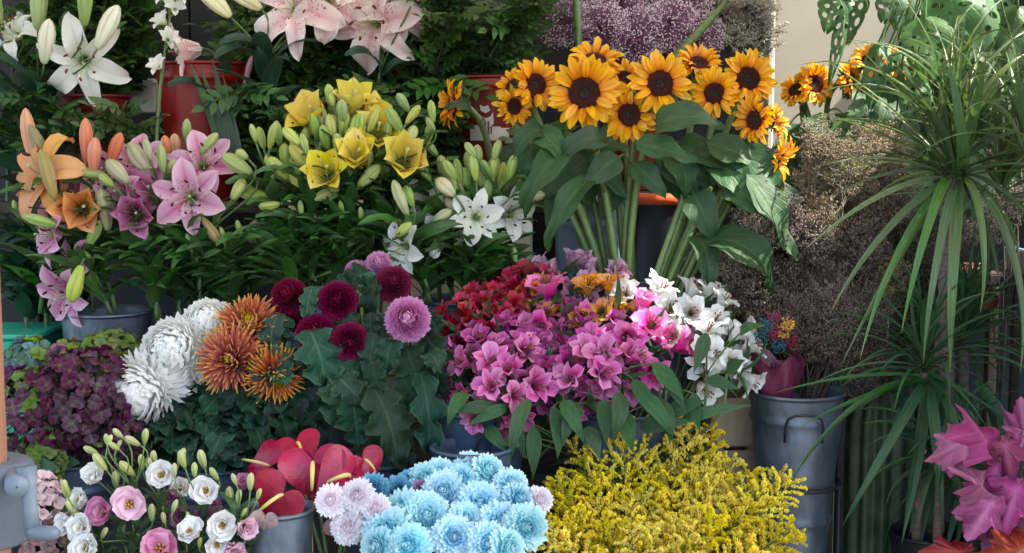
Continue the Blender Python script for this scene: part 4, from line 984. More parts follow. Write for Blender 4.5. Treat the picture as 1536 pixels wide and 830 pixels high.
m = MB(); m.tube([P(46, 797, yp - .058), P(54, 799, yp - .062), P(68, 800, yp - .066), P(80, 800, yp - .068), P(88, 801, yp - .07)], [0.008, 0.0075, 0.0080, 0.0078, 0.004], 12); part('grip', m.build('grip', M['grey_plastic']), ha)
# parasol canopy folded round the pole top
m = MB(); m.lathe([(0.03, 2.2), (0.10, 1.75), (0.13, 1.62), (0.12, 1.60), (0.05, 1.7), (0.03, 1.9)], 40, mod=lambda a, v: 1 + 0.22 * math.cos(8 * a), c=Vector((pc.x - 0.02, yp, 0))); part('folded_canopy', m.build('folded_canopy', M['canvas']), t)

# ================================================================== buckets and boxes
bucket('bucket', 'dull red bucket under the white trumpet lily', 143, 146, .80, 100, Z3, 'red_plastic', ears=False, bands=(0.1,))
bucket('bucket', 'tall bright red bucket behind long green stems', 305, 98, .74, 136, Z3 + .001, 'red_plastic', ears=False, bands=(0.1,))
lb = bucket('bucket', 'red bucket printed with a white emblem', 742, 118, .74, 118, Z3, 'red_plastic', ears=False, bands=(0.06,))
bucket('bucket', 'red bucket under the fuzzy purple flowers', 955, 82, .92, 90, Z3, 'red_plastic', ears=False, bands=(0.1,))
bucket('bucket', 'red bucket holding mastic branches behind the yellow lilies', 520, 190, .80, 125, Z3, 'red_plastic', ears=False, bands=(0.1,))
# emblem on the printed bucket
c = P(742, 118, .74); Rr = 59 * S(.74)
def on_bucket(name, polys, mat, off):
    m = MB()
    for poly in polys:
        vs = []; us = []
        for layer in (off, off + 0.0006):
            for (px, py) in poly:
                z = P(px, py, .74 - Rr).z; t = (z - Z3) / (c.z - Z3); r = Rr * (0.74 + 0.26 * t) + layer
                a = (px - 742) * S(.74 - Rr) / r; vs.append((c.x + r * math.sin(a), .74 - r * math.cos(a), z)); us.append((0, 0))
        n = len(poly); fs = [list(range(n))[::-1], list(range(n, 2 * n))] + [(i, (i + 1) % n, n + (i + 1) % n, n + i) for i in range(n)]
        m.add(vs, fs, us)
    part(name, m.build(name, M[mat], smooth=False), lb)
def rect(x0, y0, x1, y1): 
    n = max(1, int((x1 - x0) / 8)); xs = [x0 + (x1 - x0) * i / n for i in range(n + 1)]
    return [[(a, y0), (b, y0), (b, y1), (a, y1)] for a, b in zip(xs[:-1], xs[1:])]
on_bucket('emblem', rect(702, 192, 765, 211) + rect(717, 177, 741, 191.9) + rect(700, 188, 716.9, 191.9) + rect(741.2, 190, 752, 191.9) + [[(720, 157), (726, 160), (733, 158), (736, 166), (729, 170), (721, 166)]] + [[(718, 176.9), (716, 169), (722, 174), (729, 178), (737, 174), (740, 168), (740.8, 176.9)]], 'print_white', 0.0012)
on_bucket('lettering', rect(722, 186, 724, 200) + rect(727, 182, 729.2, 203) + rect(732, 182, 734.2, 203) + rect(736.5, 190, 738.5, 201) + rect(738.5, 187, 741, 190), 'red_plastic', 0.0022)
bucket('bucket', 'galvanised bucket standing under the drooping pink lilies', 160, 468, .36, 132, Z2, 'zinc', bands=(0.22,), ear_az=(-1.15, 2.0), drop=0.06)
bucket('bucket', 'galvanised bucket hidden in the shade of the pink lily leaves', 300, 478, .36, 125, Z2, 'zinc', ear_az=(1.6,))
bucket('bucket', 'galvanised bucket of yellow lilies', 500, 450, .40, 150, Z2, 'zinc', ear_az=(1.6,))
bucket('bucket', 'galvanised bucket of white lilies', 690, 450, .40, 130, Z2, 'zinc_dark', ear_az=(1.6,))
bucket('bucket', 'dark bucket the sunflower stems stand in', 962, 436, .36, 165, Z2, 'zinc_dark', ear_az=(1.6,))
bucket('bucket', 'black bucket with an orange rim behind the sunflower stems', 990, 292, .70, 150, Z2 + .1, 'black_plastic', ears=False, rimmat='orange_rim', bands=())
bucket('bucket', 'grey blue plastic bucket behind the sunflower stems', 890, 300, .56, 120, Z2, 'blue_plastic', ears=False, bands=(0.1,))
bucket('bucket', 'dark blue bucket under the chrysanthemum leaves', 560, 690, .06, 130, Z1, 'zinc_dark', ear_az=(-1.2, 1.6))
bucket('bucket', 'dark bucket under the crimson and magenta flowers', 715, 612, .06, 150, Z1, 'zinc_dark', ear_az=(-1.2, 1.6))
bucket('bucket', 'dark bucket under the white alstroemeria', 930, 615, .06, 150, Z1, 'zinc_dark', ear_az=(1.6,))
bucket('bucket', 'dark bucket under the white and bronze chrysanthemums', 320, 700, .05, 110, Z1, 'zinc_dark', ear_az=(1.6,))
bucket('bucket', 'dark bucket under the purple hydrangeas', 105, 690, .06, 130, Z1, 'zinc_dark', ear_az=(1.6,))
bucket('bucket', 'small zinc bucket between the lisianthus and the anthuriums', 415, 764, -.24, 112, ZF, 'zinc', bands=(0.3,), ear_az=(1.6,))
bucket('bucket', 'zinc bucket beneath the red anthuriums', 500, 862, -.21, 74, ZF, 'zinc', ear_az=(1.6,))
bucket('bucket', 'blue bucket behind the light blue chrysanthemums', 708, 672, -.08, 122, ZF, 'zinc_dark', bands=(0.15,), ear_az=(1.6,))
bucket('bucket', 'zinc bucket beneath the lisianthus bunch', 235, 860, -.28, 130, ZF, 'zinc', ear_az=(1.6,))
bucket('bucket', 'zinc bucket beneath the blue chrysanthemum bunch', 650, 850, -.30, 150, ZF, 'zinc', ear_az=(1.6,))
bucket('bucket', 'zinc bucket beneath the goldenrod bunch', 985, 850, -.26, 150, ZF, 'zinc', ear_az=(1.6,))
bucket('bucket', 'small zinc bucket of pale hydrangeas behind the crank', 60, 850, -.22, 90, ZF, 'zinc', ear_az=(1.6,))
bz = 0.36
bucket('bucket', 'tall galvanised bucket with wire handles holding dried flowers', 1195, 588, .15, 142, bz, 'zinc', taper=0.62, bands=(0.12, 0.62), ear_az=(-1.62, 1.5), drop=0.05)
t = thing('wire_rack', 'dark iron rack under the tall galvanised bucket', 'rack', Vector((P(1195, 600, .15).x, .15, 0)))
c = P(1195, 722, .15)
m = MB(); m.tube([Vector((c.x + 0.083 * math.cos(2 * PI * i / 32), .15 + 0.083 * math.sin(2 * PI * i / 32), c.z)) for i in range(33)], 0.004, 6, cap=False); part('ring', m.build('ring', M['wire']), t)
for a in (-0.6, 0.9, 2.4, 4.0):
    m = MB(); q = Vector((c.x + 0.087 * math.cos(a), .15 + 0.087 * math.sin(a), 0)); m.tube([q + Vector((0, 0, c.z + 0.003)), q], 0.004, 6); part('leg', m.build('leg', M['wire']), t)
m = MB(); m.lathe([(0.001, bz - 0.014), (0.082, bz - 0.014), (0.082, bz - 0.004), (0.001, bz - 0.004)], 28, c=Vector((c.x, .15, 0))); part('shelf', m.build('shelf', M['wire']), t)
bucket('flower_pot', 'terracotta coloured pot behind the long strap leaves', 1457, 447, .62, 66, .95, 'terracotta', ears=False, bands=(), cat='pot', rimmat='terracotta', taper=0.75)
t = thing('stool', 'small dark stool under the terracotta pot', 'stool', Vector((P(1457, 440, .62).x, .62, 0))); cx = P(1457, 440, .62).x
boxpart('seat', t, 'shelf', cx - 0.10, cx + 0.10, .53, .72, .92, .948)
for dx in (-.08, .08):
    for dy in (.545, .705): boxpart('leg', t, 'shelf', cx + dx - .012, cx + dx + .012, dy - .012, dy + .012, 0, .918)
bucket('flower_pot', 'dark planter holding the strap leaved plants', 1395, 800, .12, 120, .25, 'black_plastic', ears=False, bands=(), cat='pot')
bucket('bucket', 'zinc bucket of dyed leaf branches', 1500, 850, -.16, 120, .2, 'zinc', ears=False)
# crates
def crate(name, label, mat, x0, x1, y0, y1, z0, z1, n=4, lid=False):
    t = thing(name, label, 'crate', Vector(((x0 + x1) / 2, (y0 + y1) / 2, z0))); h = (z1 - z0) / n
    for i in range(n):
        for (a, b, c_, d) in ((x0, x1, y0, y0 + .01), (x0, x1, y1 - .01, y1), (x0, x0 + .01, y0 + .011, y1 - .011), (x1 - .01, x1, y0 + .011, y1 - .011)):
            boxpart('slat', t, mat, a, b, c_, d, z0 + i * h + .004, z0 + (i + 1) * h - .004)
    for x in (x0 + .0115, x1 - .0315):
        for y in (y0 + .0115, y1 - .0315): boxpart('corner_post', t, mat, x, x + .02, y, y + .02, z0, z1 + .004)
    return t
a, b = P(1062, 690, .26), P(1122, 592, .26)
crate('crate', 'pale wooden crate beside the tall galvanised bucket', 'crate_wood', a.x, b.x + .03, .24, .44, .30, b.z, 4)
t = thing('garden_cane', 'thin orange brown wooden cane leaning on the pale crate', 'cane', P(1070, 640, .22)); m = MB(); m.tube([P(1069, 690, .215), P(1073, 540, .225)], 0.008, 8); part('cane', m.build('cane', M['pole_wood']), t)
a, b = P(1010, 445, .60), P(1150, 355, .60)
bc = thing('crate', 'black plastic crate lettered in white beside the sunflower stems', 'crate', Vector(((a.x + b.x) / 2, .66, Z2)))
boxpart('box', bc, 'black_plastic', a.x, b.x, .60, .80, Z2, b.z)
fc = bpy.data.curves.new('lettering', 'FONT'); fc.body = 'NR'; fc.size = 26 * S(.6); fc.extrude = 0.0006; fc.materials.append(M['print_white'])
tmp = bpy.data.objects.new('lettering', fc); COL.objects.link(tmp); me = bpy.data.meshes.new_from_object(tmp.evaluated_get(bpy.context.evaluated_depsgraph_get())); bpy.data.objects.remove(tmp)
if not me.materials: me.materials.append(M['print_white'])
fo = link(bpy.data.objects.new('lettering', me)); fo.parent = bc
q = P(1024, 404, .597); fo.matrix_basis = WM[bc.name].inverted() @ (Matrix.Translation(q) @ Matrix.Rotation(PI / 2, 4, 'X'))
a, b = P(-60, 560, .34), P(58, 510, .34)
t = thing('crate', 'teal plastic crate half hidden behind the hydrangeas', 'crate', Vector(((a.x + b.x) / 2, .38, Z2)))
boxpart('box', t, 'teal_plastic', a.x, b.x, .33, .52, Z2, b.z); boxpart('rim', t, 'teal_plastic', a.x - .004, b.x + .004, .326, .524, b.z + .001, b.z + .012)
a, b = P(188, 170, 1.0), P(232, 118, 1.0)
t = thing('box', 'white box added in place of the bright wall between two red buckets', 'box', Vector(((a.x + b.x) / 2, 1.05, Z3))); boxpart('pale_block', t, 'print_white', a.x, b.x, 1.0, 1.1, a.z, b.z); boxpart('tray', t, 'dark_board', a.x - .01, b.x + .01, .985, 1.11, Z3, a.z - .001)  # added white block for the bright wall glimpsed through the gap

# ================================================================== flowers
# --- upper back row
lily('tall white trumpet lily with dark red anthers', 'white', (60, 330, .70), .60, [(122, 94, 54, (.12, -.22, .95), 'big')], [(74, 28, 66, 96, 27, 'b_white'), (60, -30, 57, 46, 28, 'b_green'), (178, 8, 146, 74, 30, 'b_white'), (127, -40, 126, 40, 26, 'b_green')], anther='anther_red', leaf='orient_leaf', leafL=.17, leafW=.055, nleaf=16, node=(58, 150, .70), group='white trumpet lilies')
for i in range(9):
    px, py = 20 + i * 24, (190, 150, 215, 165, 200, 180, 205, 170, 190)[i]
    greenery('shaded leafy branch drooping before the dull red bucket', px, py, (px * .6 + 40, 300, .80), rnd.uniform(.62, .68), n=8, group='shaded branches by the red bucket')
lily('white trumpet lily half cut off beside the parasol pole', 'white', (10, 330, .72), .72, [(14, 44, 40, (-.5, .55, .6), 'big')], [(-12, -20, -2, 50, 24, 'b_green')], anther='anther_red', leaf='orient_leaf', leafL=.17, leafW=.055, nleaf=10, group='white trumpet lilies')
lily('pale pink lily turned sideways above the tall red bucket', 'pale', (318, 200, .66), .66, [(272, 78, 46, (-.95, -.18, .3), 'half')], [(378, 84, 366, 130, 10, 'b_pink')], leaf='orient_leaf', leafL=.12, leafW=.035, nleaf=5, anther='anther_red', node=(336, 100, .67), smat='stem_dark', stemr=.006)
lily('blush pink lily with two broad open flowers', 'pale', (420, 260, .66), .62, [(440, 8, 58, (-.12, .25, .95), 'big'), (492, -2, 50, (.2, .3, .85), 'big', .02)], [(296, -24, 346, 26, 30, 'b_cream'), (340, -24, 392, 14, 28, 'b_cream')], leaf='orient_leaf', leafL=.14, leafW=.045, nleaf=12, anther='anther_brown', node=(400, 90, .64), group='blush pink lilies')
lily('blush pink lily with overlapping drooping flowers', 'pale', (545, 260, .68), .64, [(556, 34, 60, (-.28, -.1, .9), 'big'), (602, 8, 54, (.4, .25, .8), 'big', .03)], [(640, -50, 620, 0, 24, 'b_cream')], leaf='orient_leaf', leafL=.13, leafW=.04, nleaf=8, anther='anther_red', node=(570, 110, .67), group='blush pink lilies')
# tuberose
ft = P(236, 240, .64); t = thing('tuberose', 'slender tuberose spike with small cream flowers', 'tuberose', ft)
pts = bez(ft, P(232, 170, .64), P(246, 90, .63), P(262, -30, .63), 12); paths = [(pts, [.0042] * 8 + [.003] * 5)]
for (x, y, R, f) in ((240, 28, 15, (-.5, .6, .6)), (254, 56, 15, (.5, .4, .7)), (235, 96, 15, (-.3, .5, .7)), (262, 8, 16, (.2, .6, .7)), (270, -8, 14, (.6, .6, .5)), (243, -8, 14, (-.5, .6, .6)), (262, 66, 10, (.9, .1, .3))):
    c = P(x, y, .61); fv = F(*f); s = R * S(.61) / .06; b = c - fv * .05 * s; M0 = align(fv, b, s); bl = part('bloom', BM['throat'][0], t, M0)
    for k in range(6): part('petal', PETALS['white_half'][k % 2][k % 3], bl, M0 @ rotz(k * PI / 3))
    near = min(pts, key=lambda p: (p - b + Vector((0, 0, .02))).length); paths.append((bez(near, near.lerp(b, .5), b - fv * .008, b, 4), .0022))
part('stem', stem_mesh(paths, M['stem_pale'], 6), t)
for (bx, by, tx, ty, w_) in ((345, 250, 285, 92, 17), (352, 250, 300, 100, 15), (356, 255, 318, 88, 18), (362, 255, 334, 110, 14)):
    t = thing('gladiolus_leaf', 'long dark strap leaf in front of the tall red bucket', 'leaf', P(bx, by, .60), 'strap leaves before the red bucket')
    part('leaf', BM['strap_young'][0], t, between(P(bx, by, .60), P(tx, ty, .63), Vector((.2, -1, .2)), w_ * S(.6)))

# mastic foliage
def poly_rand(x0, x1, y0, y1): return rnd.uniform(x0, x1), rnd.uniform(y0, y1)
ZN = ((460, 'mastic branch beside the tall red bucket'), (600, 'mastic branch under the blush pink lilies'), (700, 'mastic branch behind the lone sunflower'), (900, 'mastic branch beneath the purple flower balls'))
for i in range(130):
    px, py = poly_rand(338, 830, -50, 250)
    if i < 10: px, py = poly_rand(340, 450, 60, 190)
    y = rnd.uniform(.78, .95) if (py < 130 and px < 670) or (680 < px < 800 and py > 90) else rnd.uniform(.56, .86)
    greenery([b for a, b in ZN if px < a][0] + (', hanging low' if py > 120 else ', reaching high'), px, py, (rnd.uniform(-30, 30) + px * .5 + 290, max(py + 130, 230), .85), y, n=15, L=.95 + .25 * (i % 2))
for i in range(62):
    px, py = poly_rand(20, 240, -60, 135)
    greenery('shaded leafy branch behind the white trumpet lily', px, py, (170, 200, 1.02), rnd.uniform(.86, 1.0), n=9, group='shaded branches')
# fuzzy purple flowers
PU = ('nearest the mastic branches', 'second from the mastic branches, beside the green spear', 'lowest in the middle of the row', 'in front of the slanting green stem', 'nearest the cream sprays', 'behind the lowest middle one', 'behind the green spear', 'behind the slanting stem', 'topmost in the middle')
for pi_, (x, y, yy) in enumerate(((842, 30, .84), (900, 42, .82), (958, 52, .80), (1004, 36, .82), (1046, 58, .86), (930, 4, .9), (872, -10, .92), (1030, 4, .9), (985, -14, .92))):
    spray('gypsophila', 'dusty purple ball of tiny florets ' + PU[pi_], 'gypsophila', 'puff_purple', x, y, (955 + (x - 955) * .3, 130, .92), yy, group='dusty purple flower balls', smat='gyp_purple')
for (x, y) in ((1085, 20), (1120, 35), (1142, 10), (1100, 55), (1150, 45), (1120, -5), (1070, 0), (1140, 70)):
    spray('gypsophila', 'loose cream spray of tiny florets beside the door post', 'gypsophila', 'cream_cloud', x, y, (1085, 130, 1.0), rnd.uniform(.92, 1.0), s=.8, group='cream gypsophila sprays', smat='gyp_stem')
for lab, pts_, w_ in (('upright green flower spear among the purple balls', ((868, 90), (868, 50), (865, 10), (862, -40)), 7), ('slanting green stem ending in a white flower', ((985, 118), (1020, 76), (1060, 40), (1092, -2)), 7)):
    t = thing('flower_spear', lab, 'flower stem', P(*pts_[0], .76)); pp = bez(*[P(x, y, .76 + .0 * i) for i, (x, y) in enumerate(pts_)], 8)
    part('stem', stem_mesh([(pp, [.005, .006, .0075, .0085, .0095, .0095, .0085, .006, .004])], M['stem_pale'], 8), t)
    if 'white' in lab:
        for a_ in range(3): part('petal', PETALS['white_half'][0][a_], t, align(F(.7, .4, .3), pp[-1], .55) @ rotz(a_ * 2.1))
# back sunflowers
for lab, x, y, R, f in (('small sunflower nearest the door post, behind the main bunch', 1194, 136, 30, (-.6, .4, .6)), ('back sunflower facing sideways above dark leaves', 1222, 126, 36, (.35, .1, .8)), ('back sunflower peeping from behind a hanging cheese plant leaf', 1274, 120, 34, (.7, .15, .55)), ('dim back sunflower between two cheese plant leaves', 1304, 92, 32, (-.2, .6, .7)), ('farthest back sunflower below the large pierced leaves', 1338, 98, 34, (.5, .3, .7))):
    sunflower(lab, x, y, R, f, (1255 + (x - 1255) * .3, 330, .92), .80, leaves=[(x - 10, y + 50, x - 34 + rnd.uniform(0, 60), y + 110, 46), (x + 8, y + 70, x + 30, y + 140, 50), (x - 4, y + 100, x - 30, y + 170, 44)], group='sunflowers at the back')

# --- main sunflowers
L5 = lambda *a: a
sunflower('large sunflower at the centre with a dark ringed eye', 877, 140, 62, (-.08, .12, 1), (928, 440, .34), .30, lean=(918, 300, .33), leaves=[(905, 212, 838, 246, 44), (858, 222, 786, 330, 48), (890, 265, 820, 380, 40)])
sunflower('round sunflower with a pale grey eye facing straight out', 990, 126, 52, (.06, .08, 1), (944, 440, .34), .29, lean=(940, 320, .33), leaves=[(985, 195, 1085, 196, 52), (952, 215, 1050, 246, 50)])
sunflower('sunflower tucked under the grey eyed one, looking down', 945, 172, 46, (-.28, -.12, .9), (936, 440, .36), .31, lean=(932, 330, .36), leaves=[(930, 235, 870, 285, 46), (950, 245, 1000, 300, 42)])
sunflower('sunflower turned towards the big central one', 803, 127, 43, (.38, .12, .85), (908, 440, .38), .34, lean=(890, 310, .38), leaves=[(820, 200, 770, 240, 44), (845, 250, 812, 300, 50), (800, 205, 850, 260, 46)])
sunflower('small sunflower low beside the printed red bucket', 770, 160, 33, (.42, -.05, .85), (900, 440, .40), .36, lean=(872, 300, .40), leaves=[(800, 215, 785, 275, 40), (840, 285, 822, 350, 38)])
sunflower('sunflower hiding behind the small low one', 770, 130, 33, (-.5, .5, .6), (902, 440, .42), .42, lean=(872, 290, .42))
sunflower('sunflower raised behind the big central one', 893, 92, 44, (.1, .7, .6), (925, 440, .40), .40, lean=(912, 300, .40), leaves=[(890, 240, 940, 300, 44)])
sunflower('sunflower showing only petals between two large heads', 938, 118, 32, (.1, .5, .75), (950, 440, .40), .40, lean=(945, 300, .40))
sunflower('sunflower with a plain brown eye in the middle of the bunch', 1072, 140, 41, (-.3, .0, .9), (985, 445, .34), .31, lean=(1030, 330, .33), leaves=[(1060, 215, 1150, 250, 52), (1040, 290, 1072, 362, 54)])
sunflower('sunflower peering over the plain brown eyed one', 1048, 96, 38, (.1, .65, .6), (992, 445, .40), .40, lean=(1030, 320, .40))
sunflower('wide sunflower highest towards the door post', 1122, 118, 46, (.05, .12, .95), (1000, 445, .36), .34, lean=(1050, 310, .36), leaves=[(1095, 235, 1170, 285, 60), (1075, 250, 1120, 315, 56)])
sunflower('narrow sunflower turned edge on above the drooping leaf', 1133, 180, 40, (-.72, .02, .6), (1008, 445, .34), .29, lean=(1055, 330, .32), leaves=[(1120, 262, 1192, 392, 58, -.04, (.5, .3, .8)), (1065, 362, 1152, 440, 66)])
sunflower('sunflower in profile at the outer edge, petals hanging', 1166, 238, 42, (.8, -.3, .35), (1016, 445, .36), .30, lean=(1065, 330, .33), leaves=[(1045, 352, 1062, 442, 46), (1090, 280, 1150, 330, 56)])
sunflower('small sunflower above the hanging profile one', 1164, 182, 28, (.75, .25, .45), (1012, 445, .38), .34, lean=(1060, 330, .38))
sunflower('lone sunflower in profile above the white lily buds', 680, 156, 40, (-.9, .12, .35), (745, 300, .56), .50, lean=(735, 250, .55), leaves=[(706, 160, 664, 162, 20), (742, 262, 790, 215, 34), (748, 272, 790, 330, 34)])
# loose filler stems of the bunch
t = None
for i in range(10):
    fx = 972 + i * 5.5; ft = P(fx, 445, .30 + .012 * (i % 4)); tp = P(1030 + i * 9 + rnd.uniform(-6, 6), 285 - (i % 3) * 18, .33)
    t = thing('sunflower', 'leafy sunflower stem leaning out of the bunch', 'sunflower', ft, 'slanting sunflower stems')
    pts = bez(ft, ft.lerp(tp, .35), ft.lerp(tp, .7), tp, 10); part('stem', stem_mesh([(pts, .0068)], M['stem_pale'], 8), t)
    for k in range(3):
        ax, ay = 1000 + rnd.uniform(-20, 130), 215 + rnd.uniform(0, 60); an = rnd.uniform(-.6, .9); l = rnd.uniform(60, 95)
        sunleaf(t, pts, .36, ax, ay, ax + l * math.sin(an + .5), ay + l * math.cos(an) * .8, rnd.uniform(44, 60), rnd.uniform(-.02, .06))
for i in range(5):
    fx = 895 + i * 11; ft = P(fx, 445, .42); tp = P(845 + i * 20, 270, .43)
    t = thing('sunflower', 'leafy sunflower stem standing at the back of the bunch', 'sunflower', ft, 'upright sunflower stems')
    pts = bez(ft, ft.lerp(tp, .35), ft.lerp(tp, .7), tp, 10); part('stem', stem_mesh([(pts, .0062)], M['stem_pale'], 8), t)
    for k in range(3):
        ax, ay = 815 + rnd.uniform(-20, 120), 205 + rnd.uniform(0, 70); an = rnd.uniform(-.9, .6); l = rnd.uniform(60, 90)
        sunleaf(t, pts, .42, ax, ay, ax + l * math.sin(an - .3), ay + l * math.cos(an) * .8, rnd.uniform(42, 56), rnd.uniform(-.02, .06))

# --- orange and pink lilies
g = 'orange lilies beside the parasol pole'
lily('orange lily with curled back petals and tall brownish buds', 'orange', (60, 470, .40), .36, [(46, 258, 58, (-.5, .3, .75), 'curl', -.06)], [(38, 162, 52, 250, 25, 'b_orange', .02), (44, 186, 80, 262, 22, 'b_brown', .0), (60, 224, 82, 300, 25, 'b_brown', -.09), (98, 232, 95, 290, 22, 'b_orange', -.02)], group=g, nleaf=16)
lily('orange lily with one wide cup and two upright orange buds', 'orange', (140, 468, .38), .34, [(120, 314, 42, (.2, .05, .95), 'cup', -.05)], [(128, 177, 131, 250, 22, 'b_orange'), (143, 206, 140, 262, 23, 'b_orange', -.02), (182, 199, 164, 248, 22, 'b_orange'), (112, 257, 160, 264, 18, 'b_green', -.03)], group=g, nleaf=14, anther='anther_brown')
lily('orange lily still in bud between the pink lilies', 'orange', (285, 476, .42), .44, [], [(262, 200, 264, 238, 19, 'b_orange'), (280, 178, 281, 216, 15, 'b_green'), (247, 203, 252, 236, 17, 'b_orange')], group=g, nleaf=8)
g = 'pink lilies over the zinc buckets'
lily('pink lily with a wide open star facing the street', 'pink', (300, 478, .34), .31, [(283, 296, 56, (.02, .05, 1), 'open')], [(333, 232, 378, 262, 26, 'b_yellow'), (354, 226, 372, 238, 16, 'b_yellow'), (368, 268, 348, 300, 20, 'b_yellow')], group=g, nleaf=20, node=(296, 372, .34))
lily('pink lily held highest, tilted towards the yellow lilies', 'pink', (310, 476, .40), .37, [(305, 243, 50, (.2, .42, .88), 'open'), (262, 262, 40, (-.1, .6, .7), 'half', .03)], [(327, 200, 300, 232, 18, 'b_green'), (330, 366, 302, 326, 18, 'b_brown', -.06), (322, 345, 330, 300, 14, 'b_green')], group=g, nleaf=18)
lily('deep pink lily with two flowers among the topmost buds', 'deep', (270, 478, .38), .35, [(225, 288, 46, (-.05, .25, .95), 'open'), (206, 240, 44, (-.2, .55, .6), 'half', .04, 'pink')], [(192, 214, 226, 262, 28, 'b_pale'), (240, 216, 246, 260, 16, 'b_green'), (218, 208, 226, 240, 14, 'b_pale'), (262, 240, 250, 262, 16, 'b_green')], group=g, nleaf=18)
lily('deep pink lily with one closed cup flower', 'deep', (240, 478, .33), .29, [(200, 322, 36, (.1, -.02, 1), 'cup'), (176, 292, 40, (-.3, .3, .8), 'half', .03, 'pink')], [(150, 282, 162, 346, 28, 'b_pale'), (160, 240, 192, 275, 25, 'b_pale'), (148, 262, 170, 280, 16, 'b_green')], group=g, nleaf=18)
lily('pink lily with a flower bending out low towards the pole', 'pink', (175, 470, .34), .30, [(72, 352, 48, (-.75, .05, .6), 'open'), (158, 262, 44, (-.35, .4, .7), 'half', .05), (98, 330, 38, (-.6, .2, .6), 'half', .04)], [(36, 324, 86, 338, 19, 'b_green', -.03), (150, 330, 130, 372, 20, 'b_green')], group=g, nleaf=16)
lily('pink lily with two flowers drooping over the zinc bucket', 'pink', (165, 470, .30), .27, [(96, 442, 52, (-.45, -.3, .8), 'open'), (110, 400, 46, (-.7, .05, .5), 'open', .05)], [(106, 454, 122, 398, 26, 'b_yellow', -.06), (112, 378, 136, 386, 16, 'b_green')], group=g, nleaf=14)
lily('pink lily with a single closed pink bud apart from the rest', 'pink', (350, 476, .40), .40, [], [(384, 330, 372, 386, 24, 'b_pink'), (360, 340, 356, 372, 12, 'b_green')], group=g, nleaf=18)
for i, (x, y_) in enumerate(((215, 330), (250, 345), (330, 340), (280, 350), (355, 330))):
    lily('leafy lily stem with a tiny green bud ' + ('under the deep pink cup', 'between the cup and the pink star', 'beside the lone closed pink bud', 'under the wide open pink star', 'nearest the yellow lilies')[i], 'pink', (x + 20, 480, .32 + .03 * i), .33, [], [(x, y_, x + 8, y_ + 30, 10, 'b_green')], group='budding stems under the pink lilies', nleaf=22)
for i, (x, y_) in enumerate(((20, 300), (50, 320), (75, 300), (110, 360), (30, 380), (60, 400))):
    lily('leafy lily stem with a small bud in the dark behind the orange lilies', 'orange', (x + 20, 500, .44 + .02 * i), .46, [], [(x, y_, x + 6, y_ + 24, 9, 'b_green')], group='budding stems behind the orange lilies', nleaf=22, leaf='orient_leaf', leafL=.12, leafW=.03)
# --- yellow lilies
g = 'yellow lilies'
lily('yellow lily with the lowest dark anthered cup', 'yellow', (470, 455, .34), .31, [(487, 258, 36, (-.1, .5, .85), 'cup', -.03)], [(424, 192, 450, 217, 18, 'b_yellow'), (434, 218, 466, 256, 21, 'b_yellow'), (403, 236, 432, 268, 20, 'b_yellow'), (428, 256, 460, 284, 18, 'b_yellow'), (452, 200, 461, 232, 14, 'b_green')], group=g, nleaf=26)
lily('yellow lily with a cup in the centre of the bunch', 'yellow', (510, 455, .34), .31, [(533, 230, 35, (.02, .5, .85), 'cup', -.03)], [(570, 248, 537, 280, 22, 'b_yellow'), (472, 300, 508, 284, 20, 'b_yellow'), (556, 224, 552, 256, 15, 'b_green'), (505, 200, 510, 236, 17, 'b_green')], group=g, nleaf=26)
lily('yellow lily with a wide cup next to the white lily buds', 'yellow', (560, 455, .36), .32, [(607, 236, 42, (.12, .5, .85), 'cup', -.03)], [(580, 160, 605, 202, 20, 'b_green'), (622, 188, 613, 218, 18, 'b_yellow'), (630, 158, 609, 186, 14, 'b_yellow'), (646, 150, 650, 184, 14, 'b_green'), (640, 176, 652, 196, 12, 'b_green')], group=g, nleaf=24)
lily('yellow lily topping the bunch with a full upright flower', 'yellow', (525, 455, .44), .41, [(528, 150, 38, (.1, .8, .5), 'cup'), (560, 170, 32, (.7, .4, .5), 'cup')], [(495, 130, 493, 158, 13, 'b_green'), (510, 152, 508, 186, 17, 'b_green'), (545, 180, 540, 215, 20, 'b_yellow'), (497, 150, 500, 190, 14, 'b_green'), (596, 140, 613, 168, 16, 'b_green')], group=g, nleaf=22)
lily('yellow lily opening on the far side towards the pink lilies', 'yellow', (480, 455, .42), .39, [(465, 172, 40, (-.35, .6, .65), 'cup')], [(486, 172, 492, 206, 16, 'b_green'), (478, 198, 490, 240, 24, 'b_green'), (440, 205, 458, 236, 18, 'b_yellow'), (470, 210, 474, 240, 18, 'b_green')], group=g, nleaf=20)
lily('yellow lily half opened above the central cup', 'yellow', (540, 455, .40), .36, [(565, 198, 40, (.15, .62, .7), 'cup')], [(520, 168, 512, 206, 18, 'b_green'), (544, 178, 536, 218, 22, 'b_green'), (585, 205, 578, 235, 18, 'b_yellow'), (528, 190, 520, 226, 18, 'b_yellow'), (592, 176, 590, 206, 16, 'b_green')], group=g, nleaf=22)
lily('yellow lily all in bud stretching towards the pink lilies', 'yellow', (450, 455, .36), .33, [], [(387, 190, 396, 224, 15, 'b_green'), (413, 184, 404, 224, 15, 'b_green'), (354, 280, 412, 294, 21, 'b_yellow'), (388, 310, 420, 306, 17, 'b_yellow'), (376, 186, 384, 214, 11, 'b_green'), (356, 290, 398, 300, 14, 'b_yellow', .03)], group=g, nleaf=24)
